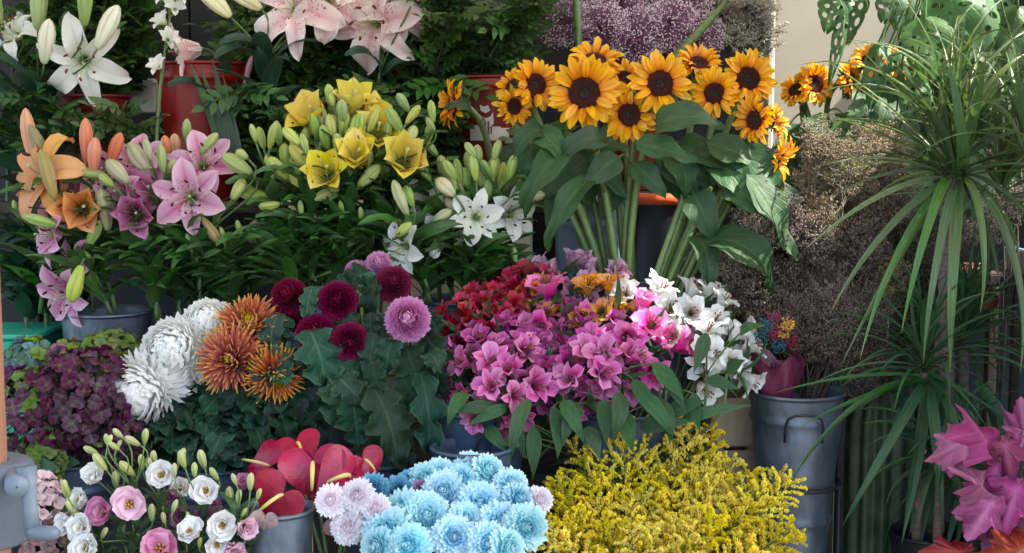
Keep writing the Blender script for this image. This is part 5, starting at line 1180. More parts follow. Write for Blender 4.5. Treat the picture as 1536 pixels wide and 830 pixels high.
for lab, bs in (('yellow lily stem bristling with slim green buds at the crown of the bunch', ((500, 142), (515, 165), (505, 188), (538, 186), (552, 190), (526, 206))), ('yellow lily stem of plump yellow green buds low in the bunch', ((450, 240), (470, 262), (520, 262), (548, 262), (512, 240), (560, 240))), ('yellow lily stem of green buds on the side of the lone sunflower', ((600, 190), (625, 222), (640, 200), (590, 215), (616, 250), (632, 236)))):
    cx = sum(b[0] for b in bs) / len(bs)
    lily(lab, 'yellow', (500 + (cx - 520) * .4, 455, .38), .36, [], [(x + (x - cx) * .35 + rnd.uniform(-4, 4), y_ - 16, x, y_ + 18, rnd.uniform(14, 19), rnd.choice(('b_green', 'b_green', 'b_yellow'))) for x, y_ in bs], group='yellow lilies', nleaf=18)
for i, (x, y_) in enumerate(((430, 330), (480, 320), (540, 310), (580, 320), (450, 300), (510, 300))):
    lily('leafy lily stem with a small bud under ' + ('the plump yellow green buds', 'the lowest yellow cup', 'the central yellow cup', 'the wide yellow cup', 'the buds stretching to the pink lilies', 'the half opened yellow cup')[i], 'yellow', (x + 10, 460, .30 + .03 * i), .34, [], [(x, y_, x + 3, y_ + 28, 10, 'b_green')], group='budding stems under the yellow lilies', nleaf=24, leafL=.11)
for lab, bs in (('yellow lily stem crowded with pale buds between the top flowers and the central cup', ((486, 178), (500, 190), (514, 178), (528, 190), (492, 206), (540, 200), (552, 182), (476, 190))), ('yellow lily stem of pale buds fanning towards the pink lilies', ((420, 200), (440, 216), (430, 234), (448, 250), (456, 210), (410, 250), (472, 228))), ('yellow lily stem of pale buds between the central and the wide cup', ((556, 236), (570, 226), (580, 196), (566, 262), (592, 262), (580, 250))), ('white lily stem with a fan of pale green buds by the printed red bucket', ((692, 256), (706, 246), (722, 262), (736, 252), (700, 270), (716, 236), (748, 262))), ('white lily stem with slender buds over the star shaped flower', ((670, 252), (682, 270), (694, 284), (730, 282), (706, 290), (746, 286), (760, 262)))):
    cx = sum(b[0] for b in bs) / len(bs); wh = 'white' in lab
    lily(lab, 'white' if wh else 'yellow', ((690 if wh else 500) + (cx - (700 if wh else 520)) * .4, 455, .38), .35, [], [(x + (x - cx) * .3 + rnd.uniform(-4, 4), y_ - 19, x, y_ + 19, rnd.uniform(15, 20), rnd.choice(('b_green', 'b_green', 'b_yellow'))) for x, y_ in bs], group='white lilies by the sunflowers' if wh else 'yellow lilies', nleaf=14)
# --- white lilies
g = 'white lilies by the sunflowers'
lily('white lily with a perfect star of six petals', 'white', (700, 455, .34), .29, [(714, 326, 42, (.05, .08, 1), 'open')], [(654, 268, 682, 294, 24, 'b_pale'), (668, 297, 686, 322, 17, 'b_pale'), (708, 228, 714, 272, 17, 'b_green'), (665, 240, 685, 270, 17, 'b_green')], group=g, nleaf=22, node=(704, 385, .33))
lily('white lily turned towards the sunflower leaves', 'white', (730, 455, .36), .32, [(770, 322, 40, (.5, .05, .8), 'open')], [(818, 292, 784, 298, 18, 'b_pale'), (750, 210, 740, 242, 15, 'b_green'), (772, 232, 764, 272, 17, 'b_green'), (698, 214, 714, 236, 14, 'b_green'), (722, 240, 736, 268, 16, 'b_green'), (790, 250, 776, 280, 15, 'b_green')], group=g, nleaf=22)
lily('white lily hanging sideways over the red chrysanthemums', 'white', (645, 455, .32), .27, [(602, 372, 40, (-.5, -.15, .7), 'open')], [(617, 334, 595, 354, 17, 'b_yellow', -.03), (590, 270, 612, 324, 20, 'b_pale'), (608, 278, 620, 310, 17, 'b_green')], group=g, nleaf=18)
lily('white lily nodding below the star shaped one', 'white', (680, 455, .38), .34, [(664, 350, 38, (-.15, -.35, .88), 'open')], [(646, 284, 670, 308, 23, 'b_pale'), (678, 316, 650, 332, 18, 'b_pale', -.04), (652, 388, 652, 364, 19, 'b_white', -.05), (626, 246, 646, 272, 16, 'b_green')], group=g, nleaf=20)
lily('white lily half hidden by pale green buds', 'white', (660, 455, .42), .38, [(638, 304, 38, (.05, .25, .85), 'half')], [(640, 214, 656, 234, 14, 'b_green'), (626, 220, 640, 248, 14, 'b_green'), (606, 268, 616, 300, 16, 'b_green'), (690, 250, 694, 284, 16, 'b_green')], group=g, nleaf=20)
for i, (x, y_) in enumerate(((640, 380), (700, 350), (740, 350), (770, 370), (720, 300))):
    lily('leafy lily stem with a small bud ' + ('beside the hanging white lily', 'behind the perfect white star', 'under the white lily by the sunflower leaves', 'lowest beneath the white lilies', 'above the perfect white star')[i], 'white', (x - 5, 460, .34 + .03 * i), .37, [], [(x, y_, x + 3, y_ + 28, 11, 'b_green')], group='budding stems under the white lilies', nleaf=24, leafL=.085)
# --- chrysanthemums
ft = (555, 720, .07); g = 'wine red chrysanthemums'
def ml(*a): return [(*q, rnd.uniform(-.03, .02)) for q in a]
chrysanth('wine red pompom apart from the others, touching the bronze ones', 'mum_red', 430, 442, 29, (-.3, .45, .85), ft, .08, group=g, leaves=ml((440, 480, 400, 520, 36), (420, 470, 412, 540, 44)))
chrysanth('wine red pompom in the middle of the red group', 'mum_red', 505, 450, 31, (-.05, .3, .95), ft, .05, group=g, leaves=ml((470, 430, 460, 480, 30), (500, 485, 540, 478, 40)))
chrysanth('wine red pompom beneath the hanging white lily', 'mum_red', 590, 423, 29, (.1, .5, .85), ft, .10, group=g, leaves=ml((560, 440, 540, 410, 40), (545, 470, 566, 420, 30)))
chrysanth('wine red pompom partly behind a large pale leaf', 'mum_red', 470, 500, 31, (-.25, .2, .9), ft, .03, group=g, leaves=ml((462, 494, 486, 580, 74), (450, 530, 400, 560, 46)))
chrysanth('lowest wine red pompom facing the street', 'mum_red', 524, 514, 30, (.05, .0, 1), ft, .0, group=g, leaves=ml((520, 560, 505, 640, 78), (545, 545, 580, 566, 40)))
chrysanth('wine red pompom peeping from behind two others', 'mum_red', 446, 474, 25, (-.3, .4, .7), ft, .10, group=g)
chrysanth('large pink pompom with a rosette centre', 'mum_pink', 611, 478, 38, (.02, .28, .95), ft, .02, group='pink chrysanthemums', leaves=ml((610, 520, 632, 580, 60), (640, 530, 660, 560, 40), (590, 510, 580, 560, 40)))
chrysanth('small pink pompom behind the top leaves', 'mum_pink', 534, 408, 22, (-.2, .4, .8), ft, .16, group='pink chrysanthemums')
chrysanth('pink pompom just above the upper wine red one', 'mum_pink', 568, 394, 22, (.1, .6, .8), ft, .16, group='pink chrysanthemums')
t = thing('chrysanthemum', 'flowerless chrysanthemum stem with large lobed hanging leaves', 'chrysanthemum', P(*ft))
pts = bez(P(*ft), P(555, 640, .06), P(550, 560, .06), P(540, 440, .08), 10); part('stem', stem_mesh([(pts, .0036)], M['stem'], 6), t)
for (bx, by, tx, ty, wd, dy) in ((560, 580, 596, 700, 92, -.09), (528, 600, 536, 668, 74, -.06), (540, 540, 500, 620, 70, -.03), (600, 560, 650, 640, 60, -.04), (630, 560, 640, 680, 58, -.05), (560, 545, 575, 590, 40, -.09), (500, 600, 455, 640, 60, -.02), (612, 640, 616, 706, 52, -.05), (470, 560, 430, 610, 60, .0), (545, 400, 520, 440, 44, .08), (520, 410, 508, 446, 36, .08), (480, 430, 470, 470, 36, .06), (560, 500, 552, 560, 50, -.02), (640, 500, 680, 540, 50, .02), (655, 540, 670, 600, 46, 0), (580, 620, 560, 690, 56, -.02), (500, 560, 540, 600, 60, -.05), (410, 500, 420, 560, 44, .05), (600, 600, 570, 640, 50, -.06), (650, 610, 660, 670, 46, -.02), (590, 470, 560, 500, 40, .04), (480, 610, 490, 670, 50, .02), (640, 470, 662, 500, 40, .06), (556, 470, 560, 520, 34, .02), (430, 460, 470, 450, 30, .07), (610, 690, 640, 735, 50, 0.0), (575, 690, 600, 730, 46, 0)):
    a = P(bx, by, .04 + dy); b = P(tx, ty, .02 + dy)
    part('leaf', pick('mum_leaf'), t, between(a, b, Vector((rnd.uniform(-.9, .9), -1, rnd.uniform(.1, 1.1))), .88 * wd * S(0)))
    near = min(pts, key=lambda p: (p - a).length); part('leaf_stalk', stem_mesh([(bez(near, near.lerp(a, .5), a, a + (b - a) * .02, 4), .0015)], M['stem'], 4), t)
ft = (320, 735, .05); g = 'large white chrysanthemums'
chrysanth('lowest white chrysanthemum with long drooping florets', 'mum_white', 206, 590, 60, (-.5, -.3, .75), ft, .0, group=g, nleaf=7)
chrysanth('middle white chrysanthemum of the row of three', 'mum_white', 256, 526, 60, (-.3, .3, .85), ft, .04, group=g, nleaf=7)
chrysanth('topmost white chrysanthemum under the lily leaves', 'mum_white', 310, 484, 48, (-.05, .6, .75), ft, .09, group=g, nleaf=6)
g = 'bronze spider chrysanthemums'
chrysanth('large bronze spider chrysanthemum with a yellow heart', 'mum_bronze', 346, 540, 54, (-.15, .15, 1), ft, .0, group=g, nleaf=9, leafL=.09, leafW=.06)
chrysanth('bronze spider chrysanthemum behind the large one, facing up', 'mum_bronze', 374, 486, 52, (.1, .62, .7), ft, .05, group=g, nleaf=5)
chrysanth('bronze spider chrysanthemum drooping towards the red pompoms', 'mum_bronze', 414, 566, 46, (.35, -.35, .8), ft, -.01, group=g, nleaf=9, leafL=.085, leafW=.055)
for i in range(9):
    px = 235 + i * 24; ft2 = (320, 735, .05)
    t = thing('chrysanthemum', 'flowerless chrysanthemum stem with dark lobed leaves below the bronze flowers', 'chrysanthemum', P(*ft2), 'leafy stems below the bronze flowers')
    pts = bez(P(*ft2), P(px, 690, .06), P(px, 650, .05), P(px, 600, .06), 8); part('stem', stem_mesh([(pts, .003)], M['stem'], 5), t)
    add_leaves(t, pts, 9, 'mum_leaf', .085, .058, .25, .98, droop=.8, flat=.3)

# --- alstroemeria
FT = [(700, 690, .08), (730, 690, .06), (790, 700, .08), (830, 700, .08), (900, 700, .08), (945, 690, .09), (960, 690, .08)]
def al(lab, mt, pts, grp, y0, n=4, R=27, k=3, ftx=None, f=(0, .45, .9)):
    for i, q in enumerate(pts):
        px, py = q[:2]; y = y0 + (620 - py) * .0013 + rnd.uniform(-.015, .015)
        base = (720 + (px - 690) * .25, 690, .08) if px < 860 else (900 + (px - 860) * .25, 690, .08)
        rel = (px - 830) / 160
        alstro(lab if isinstance(lab, str) else lab[i], mt, px, py, base, y, n=n, R=R, f=(rel * .45 + rnd.uniform(-.15, .15), max(-.2, f[1] - (py - 500) * .004), f[2]), group=grp, nleaf=k)
al('crimson alstroemeria at the back of the bunch', 'a_red', [(690, 490), (698, 468), (722, 452), (750, 440), (742, 460), (776, 428), (800, 418), (768, 446), (716, 476), (682, 474), (730, 470)], 'crimson alstroemeria stems', -.03, 4, 25, 2)
al('orange and yellow alstroemeria tucked among the crimson ones', 'a_orange', [(784, 452), (808, 444), (842, 428), (828, 446)], 'orange alstroemeria by the crimson ones', -.045, 2, 24, 3)
al(['orange alstroemeria with dark streaks next to the white ones', 'orange alstroemeria cup beside the streaked one'], 'a_orange', [(926, 446), (894, 450)], 'orange alstroemeria by the white ones', -.07, 3, 28, 2)
al('pale lilac alstroemeria in front of the sunflower stems', 'a_lilac', [(838, 402), (866, 408), (890, 420), (908, 428), (852, 420), (905, 408)], 'lilac alstroemeria stems', -.02, 3, 27, 2)
al('plum alstroemeria in the heart of the magenta mass', 'a_plum', [(816, 560), (838, 572), (826, 590), (800, 498), (822, 528), (784, 540), (856, 540), (880, 520), (770, 512), (905, 498), (812, 476), (700, 520), (846, 596)], 'plum alstroemeria stems', -.03, 4, 27, 5)
al('magenta alstroemeria packed in the middle of the bunch', 'a_magenta', [(800, 520), (842, 508), (868, 500), (760, 512), (720, 528), (925, 510), (905, 530), (868, 556), (938, 540), (950, 520), (892, 552), (700, 540), (760, 540), (886, 480), (842, 484), (810, 540), (780, 512), (690, 560)], 'magenta alstroemeria stems', -.035, 4, 28, 5)
al(['large light pink alstroemeria head, lowest in front', 'light pink alstroemeria head above the lowest one', 'light pink alstroemeria head at the corner over the dark bucket', 'light pink alstroemeria flower hanging below the bunch', 'big pink alstroemeria head beside the long green leaves', 'pink alstroemeria head below the big one', 'pink alstroemeria head in front of the plum flowers'], 'a_pink', [(768, 588), (760, 548), (712, 566), (744, 610), (930, 556), (886, 592), (890, 562)], 'light pink alstroemeria heads', -.065, 4, 33, 2)
al(['hot pink alstroemeria standing up between the orange flowers', 'brightest hot pink alstroemeria beside the white ones', 'hot pink alstroemeria petal drooping over the leaves'], 'a_hot', [(836, 460), (974, 484), (1002, 516)], 'hot pink alstroemeria', -.07, 3, 38, 2)
al(['white alstroemeria nearest the orange ones', 'white alstroemeria behind the hot pink one', 'white alstroemeria at the top of the white group', 'white alstroemeria below the drooping sunflower leaf', 'white alstroemeria at the outer top edge', 'white alstroemeria in the centre of the white group', 'white alstroemeria beneath the central white one', 'white alstroemeria on the outer side', 'lowest white alstroemeria facing down', 'outermost white alstroemeria by the zinc bucket', 'white alstroemeria between the lowest and the outermost'], 'a_white', [(976, 442), (1006, 462), (1040, 456), (1068, 462), (1096, 474), (1044, 506), (1078, 520), (1104, 502), (1076, 552), (1128, 542), (1106, 528)], 'white alstroemeria', -.03, 3, 31, 3)
t = None
for i, (bx, by, tx, ty, wd) in enumerate(((745, 610, 668, 622, 24), (760, 610, 700, 640, 22), (770, 630, 790, 690, 28), (795, 600, 768, 690, 24), (845, 600, 878, 668, 26), (830, 610, 836, 690, 26), (870, 610, 846, 670, 28), (905, 600, 910, 668, 26), (930, 590, 918, 665, 30), (950, 570, 985, 640, 26), (980, 545, 1026, 602, 30), (960, 590, 1010, 660, 30), (1000, 560, 1030, 620, 24), (1000, 620, 1060, 600, 28), (1020, 632, 1128, 608, 20), (960, 640, 1040, 632, 30), (1090, 555, 1118, 540, 26), (1060, 570, 1110, 585, 22), (790, 660, 745, 668, 26), (800, 640, 800, 720, 26), (1060, 500, 1040, 560, 24), (1110, 500, 1150, 490, 22), (880, 640, 900, 690, 26), (700, 590, 672, 640, 24), (990, 600, 1004, 668, 28), (1040, 590, 1050, 650, 24), (940, 620, 950, 680, 28), (730, 640, 760, 680, 24))):
    if i % 4 == 0:
        ft = P(760 + i * 8, 700, .05); t = thing('alstroemeria', 'flowerless alstroemeria stem with long leaves ' + ('hanging over the dark bucket', 'under the lowest light pink head', 'beside the big pink head', 'under the drooping hot pink petal', 'below the white ones', 'reaching over the goldenrod', 'reaching towards the crate')[i // 4], 'alstroemeria', ft, 'leafy alstroemeria stems'); pts = bez(ft, P(bx, 660, .0), P(bx, 630, -.0), P(bx, 560, .01), 8); part('stem', stem_mesh([(pts, .0028)], M['stem'], 5), t)
    a = P(bx, by, -.06); b = P(tx, ty, -.09)
    part('leaf', pick('alstro_leaf'), t, between(a, b, Vector((rnd.uniform(-.5, .5), -1, .6)), wd * S(-.05)))
    near = min(pts, key=lambda p: (p - a).length); part('leaf_stalk', stem_mesh([(bez(near, near.lerp(a, .5) + Vector((0, 0, .01)), a, a + (b - a) * .02, 5), .0016)], M['stem'], 4), t)

# --- hydrangeas
hy = (105, 720, .05)
hydrangea('large dusty purple hydrangea beside the white chrysanthemum', ['h_purple'] * 12 + ['h_green'], 128, 600, 78, hy, .0, n=120, f=(.1, .4, 1), fs=1.15)
hydrangea('dusty purple hydrangea speckled green next to the pole', ['h_purple'] * 5 + ['h_green'] * 2, 50, 620, 66, hy, -.01, n=90, f=(-.2, .3, 1), fs=1.1)
hydrangea('small purple hydrangea low behind the lisianthus buds', ['h_purple'] * 8 + ['h_green'], 175, 650, 52, hy, .02, n=60, f=(.3, .1, 1))
hydrangea('yellow green hydrangea under the zinc bucket', ['h_green'], 168, 545, 46, hy, .12, n=70, f=(0, .7, .8), fs=1.0)
hydrangea('rusty green hydrangea between the green and blue ones', ['h_green', 'h_green', 'h_mauve'], 106, 552, 38, hy, .12, n=55, f=(0, .6, .8))
hydrangea('blue green hydrangea in front of the teal crate', ['h_blue', 'h_blue', 'h_green'], 46, 556, 44, hy, .12, n=60, f=(-.1, .6, .8), fs=1.1)
hydrangea('green hydrangea just above the crank housing', ['h_green'], 60, 690, 34, hy, -.05, n=45, f=(0, .3, 1))
hydrangea('pale pink hydrangea behind the crank handle', ['h_pink'], 58, 762, 44, (60, 860, -.2), -.20, n=80, f=(.1, .3, 1), fs=.95)
hydrangea('faded mauve hydrangea below the pale pink one', ['h_mauve'], 74, 822, 40, (70, 870, -.2), -.24, n=60, f=(.1, .4, 1), fs=.9)

# --- lisianthus
y = -.30
ls = lambda lab, fx, bl, bd, n=11: lisianthus(lab, (fx, 880, -.28), y, bl, bd, n)
ls('lisianthus with the palest pink open rose, its yellow centre showing', 215, [(193, 757, 26, (.15, .25, 1), 'l_pink', 1.3, -.03)], [(156, 800, 20, 30), (185, 786, 18, -10), (228, 770, 26, 0)])
ls('lisianthus with a deeper pink rose beside the palest one', 190, [(152, 768, 25, (-.35, .3, .85), 'l_rose', 1.0, -.01)], [(100, 738, 26, -10), (112, 764, 24, -20)])
ls('lisianthus with a large pink rose at the bottom of the bunch', 240, [(240, 822, 31, (.05, .6, .8), 'l_rose', 1.3, -.05)], [(206, 808, 16, 10)])
ls('lisianthus with a round white rose high in the middle', 250, [(242, 713, 23, (.0, .35, .95), 'l_white', 1.0, .0)], [(225, 700, 26, -10), (231, 688, 24, 0), (213, 695, 24, -5), (272, 686, 26, 20)])
ls('lisianthus with a half open white rose and tall green buds', 200, [(140, 713, 21, (-.2, .7, .7), 'l_white', .9, .0)], [(151, 694, 30, -35), (137, 676, 22, -60), (192, 704, 30, -40), (174, 720, 28, 5), (172, 670, 18, -50)])
ls('lisianthus with the tallest cluster of slim green buds', 225, [(185, 745, 12, (-.2, .5, .8), 'l_white', .5, .05)], [(178, 651, 20, -40), (200, 662, 24, -55), (160, 660, 18, 0), (164, 662, 18, 20), (218, 656, 24, 10), (178, 668, 16, 30)])
ls('lisianthus with a white rose tilted up near the anthuriums', 300, [(308, 737, 24, (.05, .35, .9), 'l_white', 1.0, -.01)], [(274, 690, 26, -15), (304, 690, 30, -10), (292, 706, 22, 0), (322, 712, 22, -30)])
ls('lisianthus with a white rose showing its cream heart', 320, [(334, 788, 23, (.1, .1, 1), 'l_white', 1.0, -.03)], [(345, 745, 30, 0), (358, 746, 22, 10), (366, 770, 16, 30)])
ls('lisianthus with a white rose hanging in profile', 280, [(284, 797, 22, (0, .75, .6), 'l_white', 1.0, -.04)], [(282, 775, 14, 0), (262, 760, 20, 20)])
ls('lisianthus with a small white bloom under the cream hearted one', 330, [(326, 818, 21, (.1, -.1, 1), 'l_white', .9, -.03), (352, 826, 18, (.3, -.2, .9), 'l_pink', .5, -.03)], [(300, 815, 18, 10)])
ls('lisianthus with a pale closed bloom beside the zinc bucket', 345, [(370, 792, 17, (.5, .0, .85), 'l_pink', .5, -.02)], [(376, 724, 26, 5), (388, 742, 18, 20)])
ls('lisianthus with a mauve closed bloom by the anthuriums', 345, [(364, 724, 13, (.2, .7, .6), 'l_mauve', .5, .02)], [(352, 720, 18, -20)])
ls('lisianthus with mauve blooms deep in the shade of the bunch', 275, [(256, 748, 15, (-.1, .3, .9), 'l_mauve', .5, .05), (272, 774, 18, (0, .2, 1), 'l_mauve', .5, .04), (306, 774, 15, (.2, .2, .9), 'l_mauve', .5, .04)], [(246, 778, 18, -10)])
ls('lisianthus with a greyish white bloom behind the others', 280, [(270, 732, 16, (.1, .5, .8), 'l_white', .5, .06), (318, 760, 13, (.3, .4, .8), 'l_mauve', .5, .06)], [(262, 706, 20, 0)])
ls('lisianthus with a white bloom over the pale hydrangea', 150, [(118, 750, 20, (-.5, .4, .75), 'l_white', .9, .0)], [(98, 730, 20, -5)])
ls('lisianthus with a broad white bloom above the crank grip', 155, [(96, 786, 20, (-.6, .2, .75), 'l_white', .9, -.01)], [(104, 760, 18, -20)])
ls('lisianthus with two stacked white blooms at the lower edge', 165, [(122, 792, 24, (-.3, .35, .9), 'l_white', 1.0, -.03), (128, 822, 24, (-.2, .25, .95), 'l_white', 1.0, -.05)], [(150, 815, 16, 30)])

# --- anthuriums
af = (500, 905, -.21)
anthurium('nearest glossy red anthurium, folded over its cream spadix', 424, 742, 50, (-.2, .25, .95), 140, af, -.24)
anthurium('upright red anthurium with a long yellow spadix', 470, 694, 56, (.05, .3, .95), 186, af, -.16)
anthurium('red anthurium with heavily veined spathe turned up', 524, 716, 56, (.25, .6, .8), 118, af, -.18)
anthurium('red anthurium low behind the lisianthus buds', 404, 700, 42, (-.4, .55, .8), 96, af, -.12)
anthurium('red anthurium farthest back under the leaves', 446, 666, 38, (.1, .65, .75), 200, af, -.08)
anthurium('small red anthurium beside the blue chrysanthemums', 546, 690, 32, (.4, .4, .85), 205, af, -.12)
anthurium('greyish pink anthurium seen from behind', 512, 786, 30, (.1, -.25, .95), 190, af, -.20, key='spathe_grey', sp=False)
anthurium('greyish anthurium hanging against the zinc bucket', 398, 776, 24, (-.1, -.2, .95), 170, af, -.31, key='spathe_grey', sp=False)

# --- blue and blush chrysanthemums
bf = (655, 900, -.28)
BL = ('touching the lowest blush white one', 'under the mauve one', 'in the very middle of the bunch', 'above the middle one', 'near the top, below the blue bucket', 'at the top beside the mauve one', 'below the whitish blue one', 'beside the deep blue one under the blush ones', 'at the bottom edge near the blush ones', 'at the bottom edge in the centre', 'at the bottom edge near the goldenrod', 'at the top near the goldenrod', 'at the top against the blue bucket', 'farthest back and smallest', 'touching the whitish blue one', 'second from the top beside the smallest one', 'lowest, next to the greyish anthurium', 'just below the middle one', 'lowest, next to the goldenrod')
for bi, (x, y_, R) in enumerate(((578, 798, 40), (640, 774, 42), (720, 756, 44), (664, 738, 38), (690, 716, 34), (636, 716, 32), (755, 784, 40), (598, 766, 36), (610, 818, 42), (682, 806, 42), (736, 816, 40), (770, 724, 34), (735, 704, 32), (702, 698, 28), (782, 748, 32), (658, 708, 30), (562, 820, 32), (700, 780, 36), (766, 822, 36))):
    yy = -.30 + (800 - y_) * .0014
    R *= rnd.uniform(.85, 1.15)
    chrysanth('pale blue chrysanthemum ' + BL[bi], 'mum_blue', x, y_, R, (rnd.uniform(-.3, .3) + (x - 670) / 200, .55 - (y_ - 760) * .004, .85), bf, yy, nleaf=2, group='pale blue chrysanthemums', leafL=.05, leafW=.03)
chrysanth('whitish blue chrysanthemum touching the goldenrod', 'mum_blush', 812, 748, 24, (.4, .5, .75), bf, -.22, group=None)
chrysanth('large blue chrysanthemum overlapping the goldenrod', 'mum_blue', 792, 792, 40, (.35, .2, .9), bf, -.30)
for lab, x, y_, R, yy in (('deep blue chrysanthemum nearest the anthuriums', 556, 734, 30, -.20), ('deep blue chrysanthemum beside the mauve one', 596, 738, 31, -.20), ('deep blue chrysanthemum tucked under the blush ones', 578, 768, 26, -.24), ('deep blue chrysanthemum low beside the greyish anthurium', 556, 786, 24, -.25), ('deep blue chrysanthemum between the mauve one and the top of the bunch', 612, 722, 22, -.18)):
    chrysanth(lab, 'mum_deepblue', x, y_, R, (-.2, .5, .85), bf, yy, group='deep blue chrysanthemums')
chrysanth('small mauve chrysanthemum among the blue ones', 'mum_mauve', 630, 732, 17, (0, .5, .85), bf, -.20)
for lab, x, y_, R in (('blush white chrysanthemum in front of the veined anthurium', 494, 750, 28), ('topmost blush white chrysanthemum by the deep blue ones', 534, 742, 29), ('lowest blush white chrysanthemum over the greyish anthurium', 520, 790, 30), ('blush white chrysanthemum next to the pale blue ones', 562, 762, 25)):
    chrysanth(lab, 'mum_blush', x, y_, R, (-.15, .35, .9), bf, -.28, group='blush white chrysanthemums')

# --- goldenrod
gf = (985, 900, -.26); n = 0
rows_ = ((655, 870, 1075, 9, .02), (690, 836, 1165, 11, -.02), (725, 822, 1196, 11, -.08), (760, 812, 1205, 12, -.14), (795, 806, 1200, 12, -.20), (830, 800, 1190, 12, -.26))
RW = ('topmost', 'second highest', 'upper middle', 'lower middle', 'second lowest', 'bottom')
for (py, x0, x1, k, yy) in rows_:
    for i in range(k):
        px = x0 + (x1 - 14 - x0) * (i + rnd.uniform(-.2, .2)) / (k - 1); q = py + rnd.uniform(-30, 24) + 14 * abs((px - 985) / 200)**2
        goldenrod(('goldenrod plume on the blue chrysanthemum side, %s row' if i == 0 else 'goldenrod plume on the zinc bucket side, %s row' if i == k - 1 else 'yellow goldenrod plume inside the %s row of the bunch') % RW[rows_.index((py, x0, x1, k, yy))], px, q, (985 + (px - 985) * .25, 900, -.26), yy, s=rnd.uniform(.75, 1.08))

# ================================================================== the planted side
# wrapped dried posy
a = P(1165, 600, .12); t = thing('posy', 'dried posy wrapped in pink cellophane inside the tall bucket', 'posy', a)
m = MB(); rows = []
for j in range(11):
    v = j / 10; r = .014 + .034 * v**.6; row = []
    for i in range(33):
        an = 2 * PI * i / 32; k = 1 + .10 * math.sin(5 * an + 3 * v) + .07 * math.sin(11 * an - 5 * v + 1)
        row.append((a + Vector((r * k * math.cos(an), r * k * math.sin(an), -.02 + .10 * v + (.014 * math.sin(4 * an) if j == 10 else 0))), i / 32, v))
    rows.append(row)
m.grid(rows); part('wrapper', m.build('wrapper', M['cello']), t)
for mt, cx, cy in (('teal', 1150, 488), ('teal', 1142, 508), ('mustard', 1182, 486), ('mustard', 1176, 498), ('crimson', 1162, 500), ('crimson', 1186, 512), ('crimson', 1160, 478), ('teal', 1168, 520)):
    m = MB(); c = P(cx, cy, .10)
    for i in range(60): m.blob(c + jit(.012), rnd.uniform(.0014, .0028), 0)
    part('bloom', m.build('bloom', M[mt], smooth=False), t, kind='stuff')
# dried statice
for i in range(24):
    px, py = rnd.uniform(1200, 1335), rnd.uniform(205, 345)
    if px > 1240 and py < 230: py += 60
    zone = 'just above the dark dried sprays' if py > 290 else 'at the top against the cheese plant' if px > 1265 else 'at the top beside the hanging sunflower'
    spray('statice', 'dried tan statice spray ' + zone, 'dried flowers', 'tan_cloud', px, py, (1230, 610, .2), rnd.uniform(.34, .46), group='dried tan statice sprays')
for i in range(72):
    px, py = rnd.uniform(1085, 1345), rnd.uniform(330, 590)
    if px < 1130 and py > 470: px += 60
    zone = 'under the drooping sunflower leaves' if px < 1160 else 'in front of the bare trunks' if px > 1270 else 'low over the zinc bucket' if py > 460 else 'high under the tan sprays'
    spray('statice', 'dark brown dried statice spray ' + zone, 'dried flowers', rnd.choice(('dark_cloud', 'dark_cloud', 'tan_cloud')), px, py, (1225, 640, .2), rnd.uniform(.26, .42), group='dark dried statice sprays')
for i in range(26):
    spray('statice', 'dark dried statice spray standing up out of the zinc bucket', 'dried flowers', 'dark_cloud', rnd.uniform(1195, 1300), rnd.uniform(470, 585), (1210, 640, .18), rnd.uniform(.17, .25), s=.8, group='dried sprays in the zinc bucket')
for i in range(12):
    spray('statice', 'dried statice spray behind the bare trunks', 'dried flowers', 'dark_cloud', rnd.uniform(1345, 1440), rnd.uniform(350, 560), (1390, 700, .4), rnd.uniform(.36, .5), group='dried sprays behind the trunks')
for (x, y_) in ((1500, 320), (1525, 300), (1480, 350), (1528, 200), (1515, 230)):
    spray('statice', 'greyish dried spray beyond the strap leaves by the blue grey boards', 'dried flowers', 'cream_cloud', x, y_, (1500, 600, .5), .5, s=.9, group='greyish dried sprays')
# ribbed column plant
c0 = P(1322, 600, .30); t = thing('cactus', 'dark green ribbed column cactus under the strap leaves', 'cactus', Vector((c0.x, .30, 0)))
m = MB(); R = 48 * S(.3); prof = [(R * .8, .13), (R * .97, .3), (R, c0.z - .10), (R * .97, c0.z - .04), (R * .85, c0.z - .005), (R * .6, c0.z + .018), (R * .3, c0.z + .024), (.001, c0.z + .018)]
m.lathe(prof, 96, mod=lambda a, v: 1 + .10 * math.cos(11 * a), c=Vector((c0.x, .30, 0))); part('body', m.build('body', M['cactus']), t)
m = MB(); m.lathe([(.06, .002), (.085, .15), (.09, .155), (.084, .155), (.078, .14), (.001, .138)], 32, c=Vector((c0.x, .30, 0))); part('pot', m.build('pot', M['black_plastic']), t)
